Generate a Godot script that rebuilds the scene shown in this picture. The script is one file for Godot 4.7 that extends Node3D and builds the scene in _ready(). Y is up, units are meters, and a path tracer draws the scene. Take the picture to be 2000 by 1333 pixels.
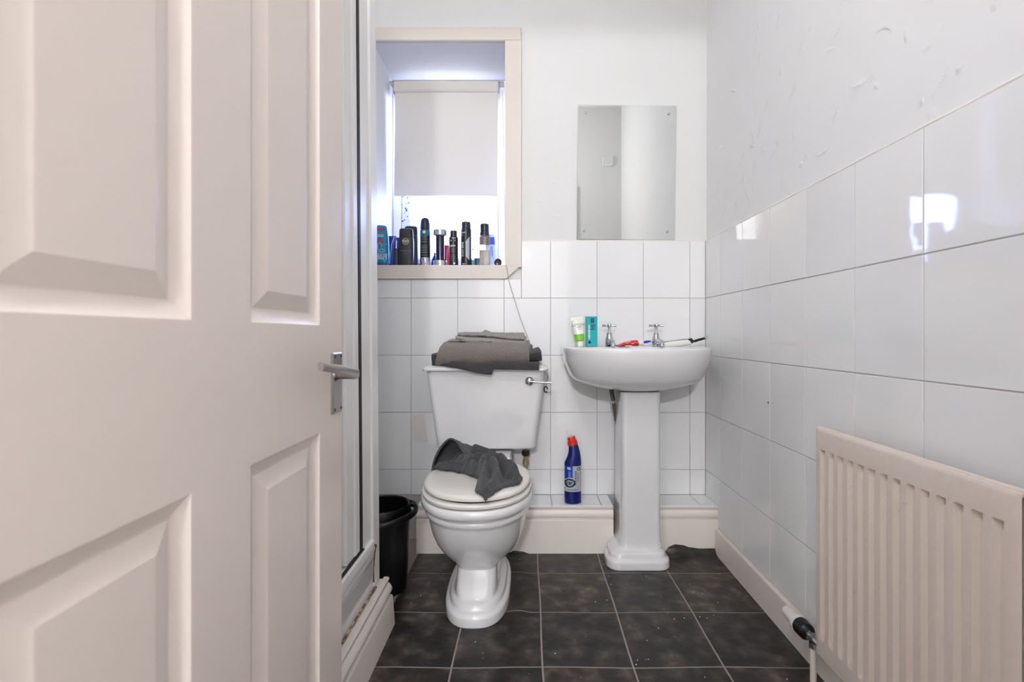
extends Node3D
# A small white bathroom seen from its doorway. Units are metres; the camera stands at x = 0, z = 0, the back wall is at z = -2.066.

const F := 940.0        # focal length in pixels of the 2000 x 1333 frame
const VX := 1030.0      # where the room's depth lines meet
const VY := 653.0
const EYE := 0.88
const BACK := -2.066    # face of the back wall's tiles
const SIDE := 0.765     # face of the right wall's tiles

var M := {}
var used := {}
var rng := RandomNumberGenerator.new()


# ---------------------------------------------------------------- mesh building
class MB:
	var v := PackedVector3Array()
	var t := PackedVector2Array()

	func tri(a: Vector3, b: Vector3, c: Vector3, ua := Vector2.ZERO, ub := Vector2.ZERO, uc := Vector2.ZERO) -> void:
		v.push_back(a); v.push_back(b); v.push_back(c)
		t.push_back(ua); t.push_back(ub); t.push_back(uc)

	func quad(a: Vector3, b: Vector3, c: Vector3, d: Vector3, ua := Vector2.ZERO, ub := Vector2.ZERO, uc := Vector2.ZERO, ud := Vector2.ZERO) -> void:
		tri(a, b, c, ua, ub, uc)
		tri(a, c, d, ua, uc, ud)

	func fix(start: int) -> void:      # turns a closed piece the right way out
		var mid := Vector3.ZERO
		for i in range(start, v.size()):
			mid += v[i]
		mid /= maxf(1.0, v.size() - start)
		var vol := 0.0
		for i in range(start, v.size(), 3):
			vol += (v[i] - mid).dot((v[i + 1] - mid).cross(v[i + 2] - mid))
		if vol < 0.0:
			for i in range(start, v.size(), 3):
				var a := v[i + 1]
				v[i + 1] = v[i + 2]
				v[i + 2] = a
				var b := t[i + 1]
				t[i + 1] = t[i + 2]
				t[i + 2] = b

	func loft(rings: Array, cap_a := true, cap_b := true) -> void:
		var start := v.size()
		for i in rings.size() - 1:
			var p: PackedVector3Array = rings[i]
			var q: PackedVector3Array = rings[i + 1]
			var n := p.size()
			for j in n:
				var k := (j + 1) % n
				var u0 := float(j) / n
				var u1 := float(j + 1) / n
				var w0 := float(i) / (rings.size() - 1)
				var w1 := float(i + 1) / (rings.size() - 1)
				quad(p[j], p[k], q[k], q[j], Vector2(u0, w0), Vector2(u1, w0), Vector2(u1, w1), Vector2(u0, w1))
		for e in 2:
			if (e == 0 and cap_a) or (e == 1 and cap_b):
				var r: PackedVector3Array = rings[0] if e == 0 else rings[-1]
				var c := Vector3.ZERO
				for x in r:
					c += x
				c /= r.size()
				for j in r.size():
					var k := (j + 1) % r.size()
					if e == 0:
						tri(r[k], r[j], c)
					else:
						tri(r[j], r[k], c)
		fix(start)

	func box(c: Vector3, s: Vector3, bev := 0.0) -> void:
		var start := v.size()
		var h := s / 2.0
		var b := minf(bev, minf(h.x, minf(h.y, h.z)) * 0.9)
		if b <= 0.0:
			for ax in 3:
				for sg in [-1.0, 1.0]:
					var n := Vector3.ZERO
					n[ax] = sg * h[ax]
					var u := Vector3.ZERO
					u[(ax + 1) % 3] = h[(ax + 1) % 3]
					var w := Vector3.ZERO
					w[(ax + 2) % 3] = h[(ax + 2) % 3] * sg
					quad(c + n - u - w, c + n + u - w, c + n + u + w, c + n - u + w)
			return
		for ax in 3:
			for sg in [-1.0, 1.0]:
				var n := Vector3.ZERO
				n[ax] = sg * h[ax]
				var u := Vector3.ZERO
				u[(ax + 1) % 3] = h[(ax + 1) % 3] - b
				var w := Vector3.ZERO
				w[(ax + 2) % 3] = (h[(ax + 2) % 3] - b) * sg
				quad(c + n - u - w, c + n + u - w, c + n + u + w, c + n - u + w)
		for ax in 3:            # edges running along ax
			var i := (ax + 1) % 3
			var j := (ax + 2) % 3
			for si in [-1.0, 1.0]:
				for sj in [-1.0, 1.0]:
					var a := Vector3.ZERO
					a[i] = si * h[i]
					a[j] = sj * (h[j] - b)
					var d := Vector3.ZERO
					d[i] = si * (h[i] - b)
					d[j] = sj * h[j]
					var e := Vector3.ZERO
					e[ax] = h[ax] - b
					if si * sj > 0.0:
						quad(c + a - e, c + d - e, c + d + e, c + a + e)
					else:
						quad(c + a + e, c + d + e, c + d - e, c + a - e)
		for sx in [-1.0, 1.0]:
			for sy in [-1.0, 1.0]:
				for sz in [-1.0, 1.0]:
					var a := c + Vector3(sx * h.x, sy * (h.y - b), sz * (h.z - b))
					var d := c + Vector3(sx * (h.x - b), sy * h.y, sz * (h.z - b))
					var e := c + Vector3(sx * (h.x - b), sy * (h.y - b), sz * h.z)
					if sx * sy * sz > 0.0:
						tri(a, d, e)
					else:
						tri(a, e, d)
		fix(start)

	func span(a: Vector3, b: Vector3, bev := 0.0) -> void:       # box between two corners
		box((a + b) / 2.0, (b - a).abs(), bev)

	# profile of [radius, height] pairs turned about an axis through c
	func lathe(c: Vector3, profile: Array, seg := 24, axis := Vector3.UP, squash := 1.0) -> void:
		var y := axis.normalized()
		var x := y.cross(Vector3.FORWARD if absf(y.z) < 0.9 else Vector3.RIGHT).normalized()
		var z := x.cross(y).normalized()
		var rings := []
		for p in profile:
			var r := PackedVector3Array()
			for j in seg:
				var a := TAU * j / seg
				r.push_back(c + y * p[1] + x * (cos(a) * p[0]) + z * (sin(a) * p[0] * squash))
			rings.push_back(r)
		loft(rings)

	# tube along points; radii may vary
	func tube(pts: Array, rad, seg := 10, cap := true) -> void:
		var rings := []
		var up := Vector3.UP
		for i in pts.size():
			var p: Vector3 = pts[i]
			var a: Vector3 = pts[maxi(0, i - 1)]
			var b: Vector3 = pts[mini(pts.size() - 1, i + 1)]
			var dir := (b - a).normalized()
			if absf(dir.dot(up)) > 0.95:
				up = Vector3.RIGHT if absf(dir.x) < 0.8 else Vector3.BACK
			var x := dir.cross(up).normalized()
			up = x.cross(dir).normalized()
			var r: float = rad[i] if rad is Array else rad
			var ring := PackedVector3Array()
			for j in seg:
				var g := TAU * j / seg
				ring.push_back(p + x * (cos(g) * r) + up * (sin(g) * r))
			rings.push_back(ring)
		loft(rings, cap, cap)

	# outline of 2D points carried along an offset
	func extrude(outline: Array, along: Vector3) -> void:
		var start := v.size()
		var flat := PackedVector2Array()
		var a := PackedVector3Array()
		var b := PackedVector3Array()
		var n := along.normalized()
		var x := (n.cross(Vector3.UP) if absf(n.y) < 0.9 else Vector3.RIGHT).normalized()
		var y := x.cross(n)
		for p in outline:
			a.push_back(p)
			b.push_back(p + along)
			flat.push_back(Vector2(p.dot(x), p.dot(y)))
		loft([a, b], false, false)
		var s2 := v.size()
		var idx := Geometry2D.triangulate_polygon(flat)
		for i in range(0, idx.size(), 3):
			tri(a[idx[i]], a[idx[i + 1]], a[idx[i + 2]])
			tri(b[idx[i]], b[idx[i + 2]], b[idx[i + 1]])
		# orient the caps with the direction of the extrusion
		for i in range(s2, v.size(), 6):
			if (v[i + 1] - v[i]).cross(v[i + 2] - v[i]).dot(along) > 0.0:
				for k in [i, i + 3]:
					var c := v[k + 1]
					v[k + 1] = v[k + 2]
					v[k + 2] = c
		if idx.is_empty():
			fix(start)

	func mesh(deg := 35.0) -> ArrayMesh:
		var n := v.size()
		var fn := PackedVector3Array()
		var fu := PackedVector3Array()
		for i in range(0, n, 3):
			var c := (v[i + 1] - v[i]).cross(v[i + 2] - v[i])
			fn.push_back(c)
			fu.push_back(c.normalized())
		var at := {}
		var keys := []
		keys.resize(n)
		for i in n:
			var k := Vector3i((v[i] * 20000.0).round())
			keys[i] = k
			if at.has(k):
				at[k].push_back(i / 3)
			else:
				at[k] = PackedInt32Array([i / 3])
		var lim := cos(deg_to_rad(deg))
		var nor := PackedVector3Array()
		nor.resize(n)
		for i in n:
			var f := i / 3
			var me := fu[f]
			var s := Vector3.ZERO
			for g in at[keys[i]]:
				if fu[g].dot(me) >= lim:
					s += fn[g]
			nor[i] = s.normalized() if s.length_squared() > 0.0 else me
		var vv := PackedVector3Array()
		var nn := PackedVector3Array()
		var tt := PackedVector2Array()
		vv.resize(n); nn.resize(n); tt.resize(n)
		for i in range(0, n, 3):
			for k in 3:
				var from: int = i + [0, 2, 1][k]
				vv[i + k] = v[from]
				nn[i + k] = nor[from]
				tt[i + k] = t[from]
		var arr := []
		arr.resize(Mesh.ARRAY_MAX)
		arr[Mesh.ARRAY_VERTEX] = vv
		arr[Mesh.ARRAY_NORMAL] = nn
		arr[Mesh.ARRAY_TEX_UV] = tt
		var m := ArrayMesh.new()
		m.add_surface_from_arrays(Mesh.PRIMITIVE_TRIANGLES, arr)
		return m


# ---------------------------------------------------------------- nodes
func numbered(called: String) -> String:
	if not used.has(called):
		used[called] = 0
		return called
	used[called] += 1
	return "%s_%03d" % [called, used[called]]


func P(px: float, py: float, d: float) -> Vector3:
	return Vector3((px - VX) / F * d, EYE + (VY - py) / F * d, -d)


func thing(called: String, label: String, category: String, at := Vector3.ZERO, group := "") -> Node3D:
	var o := Node3D.new()
	o.name = numbered(called)
	add_child(o)
	o.position = at
	tag(o, label, category, group)
	return o


func tag(o: Node, label: String, category := "", group := "") -> void:
	o.set_meta("label", label)
	if category:
		o.set_meta("category", category)
	if group:
		o.set_meta("group", group)


func put(called: String, mesh: Mesh, m: Material, parent: Node) -> MeshInstance3D:
	var o := MeshInstance3D.new()
	o.name = numbered(called) if parent == self else called
	o.mesh = mesh
	o.material_override = m
	parent.add_child(o, true)
	return o


func part(called: String, b: MB, m: Material, parent: Node, deg := 35.0) -> MeshInstance3D:
	return put(called, b.mesh(deg), m, parent)


func struct(called: String, b: MB, m: Material, label: String, deg := 35.0) -> MeshInstance3D:
	var o := put(called, b.mesh(deg), m, self)
	o.set_meta("kind", "structure")
	o.set_meta("label", label)
	return o


func writing(text: String, size: float, m: Material, parent: Node, at: Vector3, turn := Vector3.ZERO, bold := false) -> MeshInstance3D:
	var tm := TextMesh.new()
	var f := SystemFont.new()
	f.font_names = PackedStringArray(["Droid Sans"])
	if bold:
		f.font_weight = 700
	tm.font = f
	tm.text = text
	tm.font_size = 32
	tm.pixel_size = size / 32.0
	tm.depth = 0.0006
	var o := put("lettering", tm, m, parent)
	o.position = at
	o.rotation_degrees = turn
	return o


# ---------------------------------------------------------------- rings
# Superellipse in the horizontal plane: half width hx, reaching zf to the front (+z) and zb to the back of cz.
func oval(cx: float, y: float, cz: float, hx: float, zf: float, zb: float, n := 2.0, seg := 48, nb := -1.0) -> PackedVector3Array:
	var r := PackedVector3Array()
	for j in seg:
		var a := TAU * j / seg
		var e := 2.0 / (n if sin(a) >= 0.0 or nb < 0.0 else nb)
		var x := signf(cos(a)) * pow(absf(cos(a)), e) * hx
		var s := signf(sin(a)) * pow(absf(sin(a)), e)
		r.push_back(Vector3(cx + x, y, cz + s * (zf if s > 0.0 else zb)))
	return r


# Rounded rectangle in the horizontal plane.
func slab(cx: float, y: float, cz: float, hx: float, hz: float, rad: float, per := 5) -> PackedVector3Array:
	var r := PackedVector3Array()
	for q in 4:
		var sx := [1.0, -1.0, -1.0, 1.0][q] as float
		var sz := [1.0, 1.0, -1.0, -1.0][q] as float
		for k in per + 1:
			var a := PI / 2.0 * (q + float(k) / per)
			r.push_back(Vector3(cx + sx * (hx - rad) + cos(a) * rad, y, cz + sz * (hz - rad) + sin(a) * rad))
	return r


# ---------------------------------------------------------------- materials
func paint(c: Color, rough := 0.5, metal := 0.0) -> StandardMaterial3D:
	var m := StandardMaterial3D.new()
	m.albedo_color = c
	m.roughness = rough
	m.metallic = metal
	return m


func rgb(r: int, g: int, b: int) -> Color:
	return Color(r / 255.0, g / 255.0, b / 255.0)


func noise_tex(freq: float, octaves: int, sd: int, ramp: Gradient = null, normal := false, bump := 4.0, size := 512, kind := FastNoiseLite.TYPE_SIMPLEX_SMOOTH) -> NoiseTexture2D:
	var n := FastNoiseLite.new()
	n.noise_type = kind
	n.frequency = freq
	n.fractal_octaves = octaves
	n.seed = sd
	var t := NoiseTexture2D.new()
	t.width = size
	t.height = size
	t.seamless = true
	t.noise = n
	t.as_normal_map = normal
	t.bump_strength = bump
	if ramp:
		t.color_ramp = ramp
	return t


func ramp(stops: Array) -> Gradient:
	var g := Gradient.new()
	var o := PackedFloat32Array()
	var c := PackedColorArray()
	for s in stops:
		o.push_back(s[0])
		c.push_back(s[1])
	g.offsets = o
	g.colors = c
	return g


func tri_scale(m: StandardMaterial3D, s: float, world := true) -> StandardMaterial3D:
	m.uv1_triplanar = true
	m.uv1_world_triplanar = world
	m.uv1_scale = Vector3(s, s, s)
	return m


func plaster_relief() -> ImageTexture:      # hand-trowelled ridges and arcs
	var n := 1024
	var im := Image.create(n, n, false, Image.FORMAT_L8)
	var base := FastNoiseLite.new()
	base.frequency = 0.012
	base.fractal_octaves = 3
	base.seed = 5
	for y in n:
		for x in n:
			var k := 0.42 + 0.06 * base.get_noise_2d(x, y)
			im.set_pixel(x, y, Color(k, k, k))
	var r := RandomNumberGenerator.new()
	r.seed = 77
	for i in 300:
		var p := Vector2(r.randf() * n, r.randf() * n)
		var ang := r.randf() * TAU
		var bend := r.randf_range(-0.035, 0.035)
		var steps := r.randi_range(10, 48)
		var wide := r.randf_range(4.0, 9.0)
		var high := r.randf_range(0.12, 0.42)
		for s in steps:
			var dir := Vector2(cos(ang), sin(ang))
			var side := Vector2(-dir.y, dir.x)
			var fade := sin(PI * (s + 0.5) / steps)
			for w in range(-14, 15):
				var q := w / wide
				var hgt := high * fade * (exp(-q * q * 4.0) if w < 0 else exp(-q * 1.4))
				var x := posmod(int(p.x + side.x * w), n)
				var y := posmod(int(p.y + side.y * w), n)
				var old := im.get_pixel(x, y).r
				var k := clampf(maxf(old, 0.42 + hgt), 0.0, 1.0)
				im.set_pixel(x, y, Color(k, k, k))
			p += dir
			ang += bend
	return ImageTexture.create_from_image(im)


func make_materials() -> void:
	var relief := plaster_relief()
	M.plaster = tri_scale(paint(rgb(236, 236, 235), 0.75), 0.62)
	M.plaster.heightmap_enabled = true
	M.plaster.heightmap_texture = relief
	M.plaster.heightmap_scale = 0.8
	M.plaster_flat = tri_scale(paint(rgb(229, 228, 226), 0.75), 0.5)
	M.plaster_flat.heightmap_enabled = true
	M.plaster_flat.heightmap_texture = relief
	M.plaster_flat.heightmap_scale = 0.3
	M.ceiling = paint(rgb(242, 241, 239), 0.8)
	var wavy := noise_tex(0.012, 2, 3, null, true, 3.0, 256)
	M.tile = []
	for k in 3:
		var c: Color = [rgb(239, 239, 238), rgb(237, 237, 237), rgb(240, 240, 239)][k]
		var m := tri_scale(paint(c, 0.045), 2.2)
		m.normal_enabled = true
		m.normal_texture = wavy
		m.normal_scale = 0.05
		m.uv1_offset = Vector3(0.31 * k, 0.17 * k, 0.4 * k)
		M.tile.push_back(m)
	M.grout = paint(rgb(186, 182, 178), 0.9)
	M.caulk = paint(rgb(238, 233, 227), 0.5)
	M.gloss = paint(rgb(233, 224, 216), 0.42)               # gloss paint on skirtings and window boards
	M.door = paint(rgb(224, 212, 203), 0.30)
	M.door.heightmap_enabled = true
	M.door.heightmap_texture = noise_tex(0.02, 4, 9)
	M.door.heightmap_scale = 0.007
	M.door.uv1_triplanar = true
	M.door.uv1_scale = Vector3(1.2, 1.2, 14.0)
	M.ceramic = paint(rgb(225, 224, 224), 0.07)
	M.ceramic.clearcoat_enabled = true
	M.ceramic.clearcoat = 0.5
	M.ceramic.clearcoat_roughness = 0.03
	M.seat = paint(rgb(230, 226, 219), 0.22)
	M.plastic_white = paint(rgb(230, 230, 230), 0.3)
	M.frame_white = paint(rgb(240, 239, 236), 0.3)
	M.gasket = paint(rgb(24, 22, 22), 0.6)
	M.grime = tri_scale(paint(Color.WHITE, 0.8), 3.0)
	M.grime.albedo_texture = noise_tex(0.03, 4, 21, ramp([[0.0, rgb(70, 50, 34)], [0.4, rgb(112, 86, 60)], [0.62, rgb(186, 168, 148)], [1.0, rgb(222, 212, 200)]]), false, 1.0, 256)
	M.rust = paint(rgb(110, 66, 44), 0.9)
	M.chrome = paint(rgb(205, 205, 208), 0.12, 1.0)
	M.satin = paint(rgb(172, 168, 164), 0.28, 1.0)
	M.brass = paint(rgb(150, 128, 88), 0.35, 1.0)
	M.iron = paint(rgb(60, 56, 54), 0.5, 0.6)
	M.black = paint(rgb(14, 15, 17), 0.32)
	M.black_soft = paint(rgb(30, 30, 33), 0.5)
	M.radiator = tri_scale(paint(Color.WHITE, 0.3), 1.6)
	M.radiator.albedo_texture = noise_tex(0.03, 3, 31, ramp([[0.0, rgb(110, 88, 72)], [0.085, rgb(170, 150, 134)], [0.12, rgb(222, 208, 196)], [1.0, rgb(226, 213, 202)]]), false, 1.0, 1024)
	M.glass = paint(Color(0.90, 0.95, 0.93, 0.10), 0.02)
	M.glass.transparency = BaseMaterial3D.TRANSPARENCY_ALPHA
	M.mirror = paint(rgb(236, 238, 236), 0.015, 1.0)
	M.mirror_edge = paint(rgb(222, 228, 224), 0.1)
	M.floor_tile = []
	for k in 4:
		var lo: Color = [rgb(34, 31, 28), rgb(40, 35, 31), rgb(31, 29, 27), rgb(44, 39, 34)][k]
		var hi: Color = [rgb(74, 66, 58), rgb(86, 75, 65), rgb(66, 60, 54), rgb(92, 81, 71)][k]
		var m := tri_scale(paint(Color.WHITE, 0.38), 1.3)
		m.albedo_texture = noise_tex(0.009, 8, 40 + k, ramp([[0.0, lo.darkened(0.3)], [0.4, lo], [0.56, lo.lerp(hi, 0.4)], [0.74, hi.darkened(0.08)], [1.0, hi.lightened(0.15)]]), false, 1.0, 1024)
		m.heightmap_enabled = true
		m.heightmap_texture = noise_tex(0.02, 5, 60 + k, null, false, 1.0, 512)
		m.heightmap_scale = 0.12
		m.uv1_offset = Vector3(0.37 * k, 0.0, 0.61 * k)
		M.floor_tile.push_back(m)
	M.floor_grout = paint(rgb(150, 141, 133), 0.7)
	M.hall_floor = paint(rgb(170, 164, 158), 0.9)
	M.blind = paint(rgb(234, 229, 218), 0.85)
	M.blind.backlight_enabled = true
	M.blind.backlight = Color(0.45, 0.44, 0.42)
	M.mould = tri_scale(paint(Color.WHITE, 0.4), 4.0)
	M.mould.albedo_texture = noise_tex(0.022, 4, 88, ramp([[0.0, rgb(30, 30, 34)], [0.25, rgb(70, 70, 76)], [0.31, rgb(222, 226, 230)], [1.0, rgb(228, 230, 232)]]), false, 1.0, 512)
	var pile := noise_tex(0.22, 3, 12, null, false, 1.0, 512)
	var cols := {"towel_taupe": rgb(134, 124, 116), "towel_grey": rgb(158, 152, 147), "towel_dark": rgb(56, 54, 56), "towel_charcoal": rgb(58, 58, 60)}
	for k in cols:
		var m := tri_scale(paint(Color.WHITE, 0.95), 4.0)
		var c: Color = cols[k]
		m.albedo_texture = noise_tex(0.16, 3, 14, ramp([[0.0, c.darkened(0.5)], [0.5, c], [1.0, c.lightened(0.3)]]), false, 1.0, 512)
		m.heightmap_enabled = true
		m.heightmap_texture = pile
		m.heightmap_scale = 0.35
		m.rim_enabled = true
		m.rim = 0.35
		m.rim_tint = 0.6
		M[k] = m
	M.print_white = paint(rgb(225, 226, 228), 0.5)
	M.print_grey = paint(rgb(120, 122, 126), 0.5)
	M.print_red = paint(rgb(200, 46, 40), 0.5)
	M.print_tan = paint(rgb(200, 170, 140), 0.5)
	M.print_blue = paint(rgb(90, 110, 200), 0.4)
	M.filler = paint(rgb(229, 224, 219), 0.5)
	M.hose = paint(rgb(92, 86, 82), 0.45, 0.4)
	M.board = paint(rgb(222, 213, 203), 0.45)
	M.bead = paint(rgb(204, 200, 194), 0.3)
	M.brass_pale = paint(rgb(186, 164, 122), 0.4, 0.6)


# ---------------------------------------------------------------- the scene
func _ready() -> void:
	rng.seed = 4
	# camera
	var cam := Camera3D.new()
	cam.name = "camera"
	add_child(cam)
	var at := CameraAttributesPhysical.new()
	at.exposure_aperture = 5.0
	at.frustum_focus_distance = 1.75
	at.frustum_focal_length = 17.0
	at.frustum_near = 0.03
	at.frustum_far = 60.0
	cam.attributes = at
	cam.projection = Camera3D.PROJECTION_FRUSTUM
	cam.near = 0.03
	cam.far = 60.0
	cam.size = 1333.0 / F * cam.near
	cam.frustum_offset = Vector2((1000.0 - VX) / F, (VY - 666.5) / F) * cam.near
	cam.position = Vector3(0, EYE, 0)
	cam.current = true
	# sky and exposure
	var env := Environment.new()
	env.background_mode = Environment.BG_SKY
	var sky := Sky.new()
	var sm := ProceduralSkyMaterial.new()
	sm.sky_top_color = rgb(154, 178, 255)
	sm.sky_horizon_color = rgb(172, 190, 255)
	sm.ground_horizon_color = rgb(160, 172, 215)
	sm.ground_bottom_color = rgb(120, 122, 128)
	sky.sky_material = sm
	env.sky = sky
	env.background_energy_multiplier = 27.0
	env.tonemap_mode = Environment.TONE_MAPPER_LINEAR
	env.tonemap_exposure = 0.98
	env.sdfgi_enabled = true
	env.ssao_enabled = true
	env.ssil_enabled = true
	var we := WorldEnvironment.new()
	we.name = "environment"
	we.environment = env
	add_child(we)
	make_materials()
	# lamps
	ceiling_lamp(Vector3(-0.28, 2.75, -0.5), 0.62, 0.47, "opal globe pendant lamp hanging in the bathroom near the doorway")
	ceiling_lamp(Vector3(-0.2, 2.75, 2.0), 0.89, 3.6, "opal globe pendant lamp hanging in the hall behind the doorway")

	room()
	wall_tiles()
	floor_tiles()
	boxing()
	window_niche()
	wall_mirror()
	radiator()
	bathroom_door()
	shower()
	toilet()
	basin()
	bin()
	towels()
	hand_towel()
	basin_things()
	cleaner_bottle()
	sill_things()
	small_details()


func ceiling_lamp(at: Vector3, drop: float, energy: float, label: String) -> void:
	var o := thing("pendant_lamp", label, "lamp", at)
	var b := MB.new()
	b.lathe(Vector3.ZERO, [[0.0, 0.005], [0.045, 0.005], [0.048, -0.004], [0.04, -0.03], [0.012, -0.036], [0.0, -0.036]], 28)
	part("ceiling_rose", b, M.plastic_white, o)
	b = MB.new()
	b.tube([Vector3(0, -0.03, 0), Vector3(0, -drop + 0.1, 0)], 0.003, 8)
	part("flex", b, M.plastic_white, o)
	b = MB.new()
	b.lathe(Vector3(0, -drop, 0), [[0.0, 0.125], [0.014, 0.125], [0.02, 0.118], [0.021, 0.082], [0.0, 0.082]], 20)
	part("lamp_holder", b, M.plastic_white, o)
	var g := MB.new()
	g.lathe(Vector3(0, -drop, 0), [[0.0, 0.09], [0.02, 0.089], [0.055, 0.075], [0.08, 0.05], [0.092, 0.015], [0.09, -0.022], [0.074, -0.055], [0.045, -0.08], [0.015, -0.09], [0.0, -0.0905]], 32)
	var gm := paint(rgb(250, 248, 244), 0.4)
	gm.emission_enabled = true
	gm.emission = rgb(250, 250, 255)
	gm.emission_energy_multiplier = 1.6
	part("globe", g, gm, o, 60.0)
	var l := OmniLight3D.new()
	l.name = "light"
	l.position = Vector3(0, -drop, 0)
	l.light_energy = energy
	l.light_color = rgb(250, 250, 255)
	l.light_size = 0.07
	l.omni_range = 8.0
	l.omni_attenuation = 2.0
	l.shadow_enabled = true
	o.add_child(l)


func room() -> void:
	var top := 2.75
	var b := MB.new()
	# back wall round the window opening, tiles stand 6 mm in front of it
	var zb := -2.46
	var zf := BACK - 0.007
	b.span(Vector3(-1.36, -0.1, zb), Vector3(-0.666, top, zf))
	b.span(Vector3(-0.095, -0.1, zb), Vector3(0.9, top, zf))
	b.span(Vector3(-0.666, 2.135, zb), Vector3(-0.095, top, zf))
	b.span(Vector3(-0.666, -0.1, zb), Vector3(-0.095, 1.175, zf))
	struct("wall_back", b, M.plaster_flat, "white plastered back wall with a tiled lower half and a deep window niche")
	b = MB.new()
	b.span(Vector3(SIDE + 0.007, -0.1, zb), Vector3(0.9, top, -0.17))
	struct("wall_right", b, M.plaster, "white right wall, rough trowelled plaster above white tiles")
	b = MB.new()
	b.span(Vector3(-1.36, -0.1, zf), Vector3(-1.22, top, -0.17))
	struct("wall_left", b, M.tile[0], "white wall at the far side of the shower")
	b = MB.new()
	b.span(Vector3(-1.36, -0.1, -0.17), Vector3(-0.40, top, -0.05))
	b.span(Vector3(0.335, -0.1, -0.17), Vector3(0.9, top, -0.05))
	b.span(Vector3(-0.40, 2.03, -0.17), Vector3(0.335, top, -0.05))
	struct("wall_front", b, M.plaster_flat, "white plastered wall with the doorway that the picture looks through")
	b = MB.new()
	b.span(Vector3(-1.36, -0.1, -0.05), Vector3(-1.2, top, 2.9))
	b.span(Vector3(1.2, -0.1, -0.05), Vector3(1.36, top, 2.9))
	b.span(Vector3(0.9, -0.1, -0.17), Vector3(1.36, top, -0.05))
	b.span(Vector3(-1.36, -0.1, 2.9), Vector3(1.36, top, 3.0))
	struct("wall_hall", b, M.plaster_flat, "pale walls of the hall outside the bathroom")
	b = MB.new()
	b.span(Vector3(-1.36, top, -2.46), Vector3(1.36, top + 0.12, 3.0))
	struct("ceiling", b, M.ceiling, "white ceiling")
	b = MB.new()
	for s in [[0.335, 0.4, 0.0], [-0.47, -0.40, 0.0]]:
		b.span(Vector3(s[0], 0.0, -0.188), Vector3(s[1], 2.1, -0.17), 0.004)
	b.span(Vector3(-0.47, 2.03, -0.189), Vector3(0.4, 2.1, -0.17), 0.004)
	struct("trim_4", b, M.gloss, "white architrave boards round the doorway")


func wall_tiles() -> void:
	var back: Node = get_node("wall_back")
	var right: Node = get_node("wall_right")
	var ys := [0.0525, 0.298, 0.5435, 0.789, 1.0345, 1.280]
	var gap := 0.0022
	# grout beds
	var b := MB.new()
	b.span(Vector3(-1.22, 0.0, BACK - 0.008), Vector3(-0.735, 1.28, BACK - 0.0022))
	b.span(Vector3(-0.735, 0.0, BACK - 0.008), Vector3(-0.026, 1.117, BACK - 0.0022))
	b.span(Vector3(-0.026, 0.0, BACK - 0.008), Vector3(SIDE + 0.008, 1.28, BACK - 0.0022))
	part("grout", b, M.grout, back)
	b = MB.new()
	b.span(Vector3(SIDE + 0.0022, 0.0, BACK), Vector3(SIDE + 0.008, 1.28, -0.17))
	part("grout", b, M.grout, right)
	var n := 0
	for k in range(-4, 7):
		var x0 := -0.499 + 0.1995 * k
		var x1 := minf(x0 + 0.1995, SIDE)
		x0 = maxf(x0, -1.22)
		if x1 < -1.2:
			continue
		for r in 5:
			var y0: float = ys[r]
			var y1: float = ys[r + 1]
			if r == 0:
				y0 = 0.19
			var pieces := [[x0, x1, y0, y1]]
			if r == 4:      # below and beside the window boards
				if x0 < -0.735 and x1 > -0.735:
					pieces = [[x0, -0.735, y0, y1], [-0.735, x1, y0, 1.117]]
				elif x0 >= -0.735 and x1 <= -0.026:
					pieces = [[x0, x1, y0, 1.117]]
				elif x0 < -0.026 and x1 > -0.026:
					pieces = [[x0, -0.026, y0, 1.117], [-0.026, x1, y0, y1]]
			for p in pieces:
				var w: float = p[1] - p[0] - gap
				var h: float = p[3] - p[2] - gap
				if w < 0.012 or h < 0.012:
					continue
				b = MB.new()
				b.box(Vector3.ZERO, Vector3(w, h, 0.007), 0.0011)
				var o := part("tile", b, M.tile[n % 3], back, 20.0)
				o.position = Vector3((p[0] + p[1]) / 2, (p[2] + p[3]) / 2, BACK - 0.0035)
				o.rotation = Vector3(rng.randf_range(-1, 1), rng.randf_range(-1, 1), 0) * 0.0025
				n += 1
	for k in range(0, 10):
		var d0 := 2.066 if k == 0 else 2.106 - 0.196 * k
		var d1 := maxf(2.106 - 0.196 * (k + 1), 0.17)
		if k == 0:
			d1 = 1.910
		for r in 5:
			var y0: float = ys[r]
			if r == 0:
				y0 = 0.101
			b = MB.new()
			b.box(Vector3.ZERO, Vector3(0.007, ys[r + 1] - y0 - gap, d0 - d1 - gap), 0.0011)
			var o := part("tile", b, M.tile[(n + r) % 3], right, 20.0)
			o.position = Vector3(SIDE + 0.0035, (y0 + ys[r + 1]) / 2, -(d0 + d1) / 2)
			o.rotation = Vector3(0, rng.randf_range(-1, 1), rng.randf_range(-1, 1)) * 0.003
			n += 1
	# bead of filler along the top of the tiles
	b = MB.new()
	var pts := []
	for k in 41:
		pts.push_back(Vector3(SIDE + 0.0035, 1.281 + 0.0008 * sin(k * 1.9), BACK + 0.004 + k * 0.0472))
	b.tube(pts, 0.0042, 6)
	part("caulk", b, M.caulk, right, 60.0)
	b = MB.new()
	b.tube([Vector3(-0.026, 1.281, BACK - 0.004), Vector3(0.3, 1.2815, BACK - 0.004), Vector3(SIDE, 1.281, BACK - 0.004)], 0.0035, 6)
	part("caulk", b, M.caulk, back, 60.0)


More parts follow.
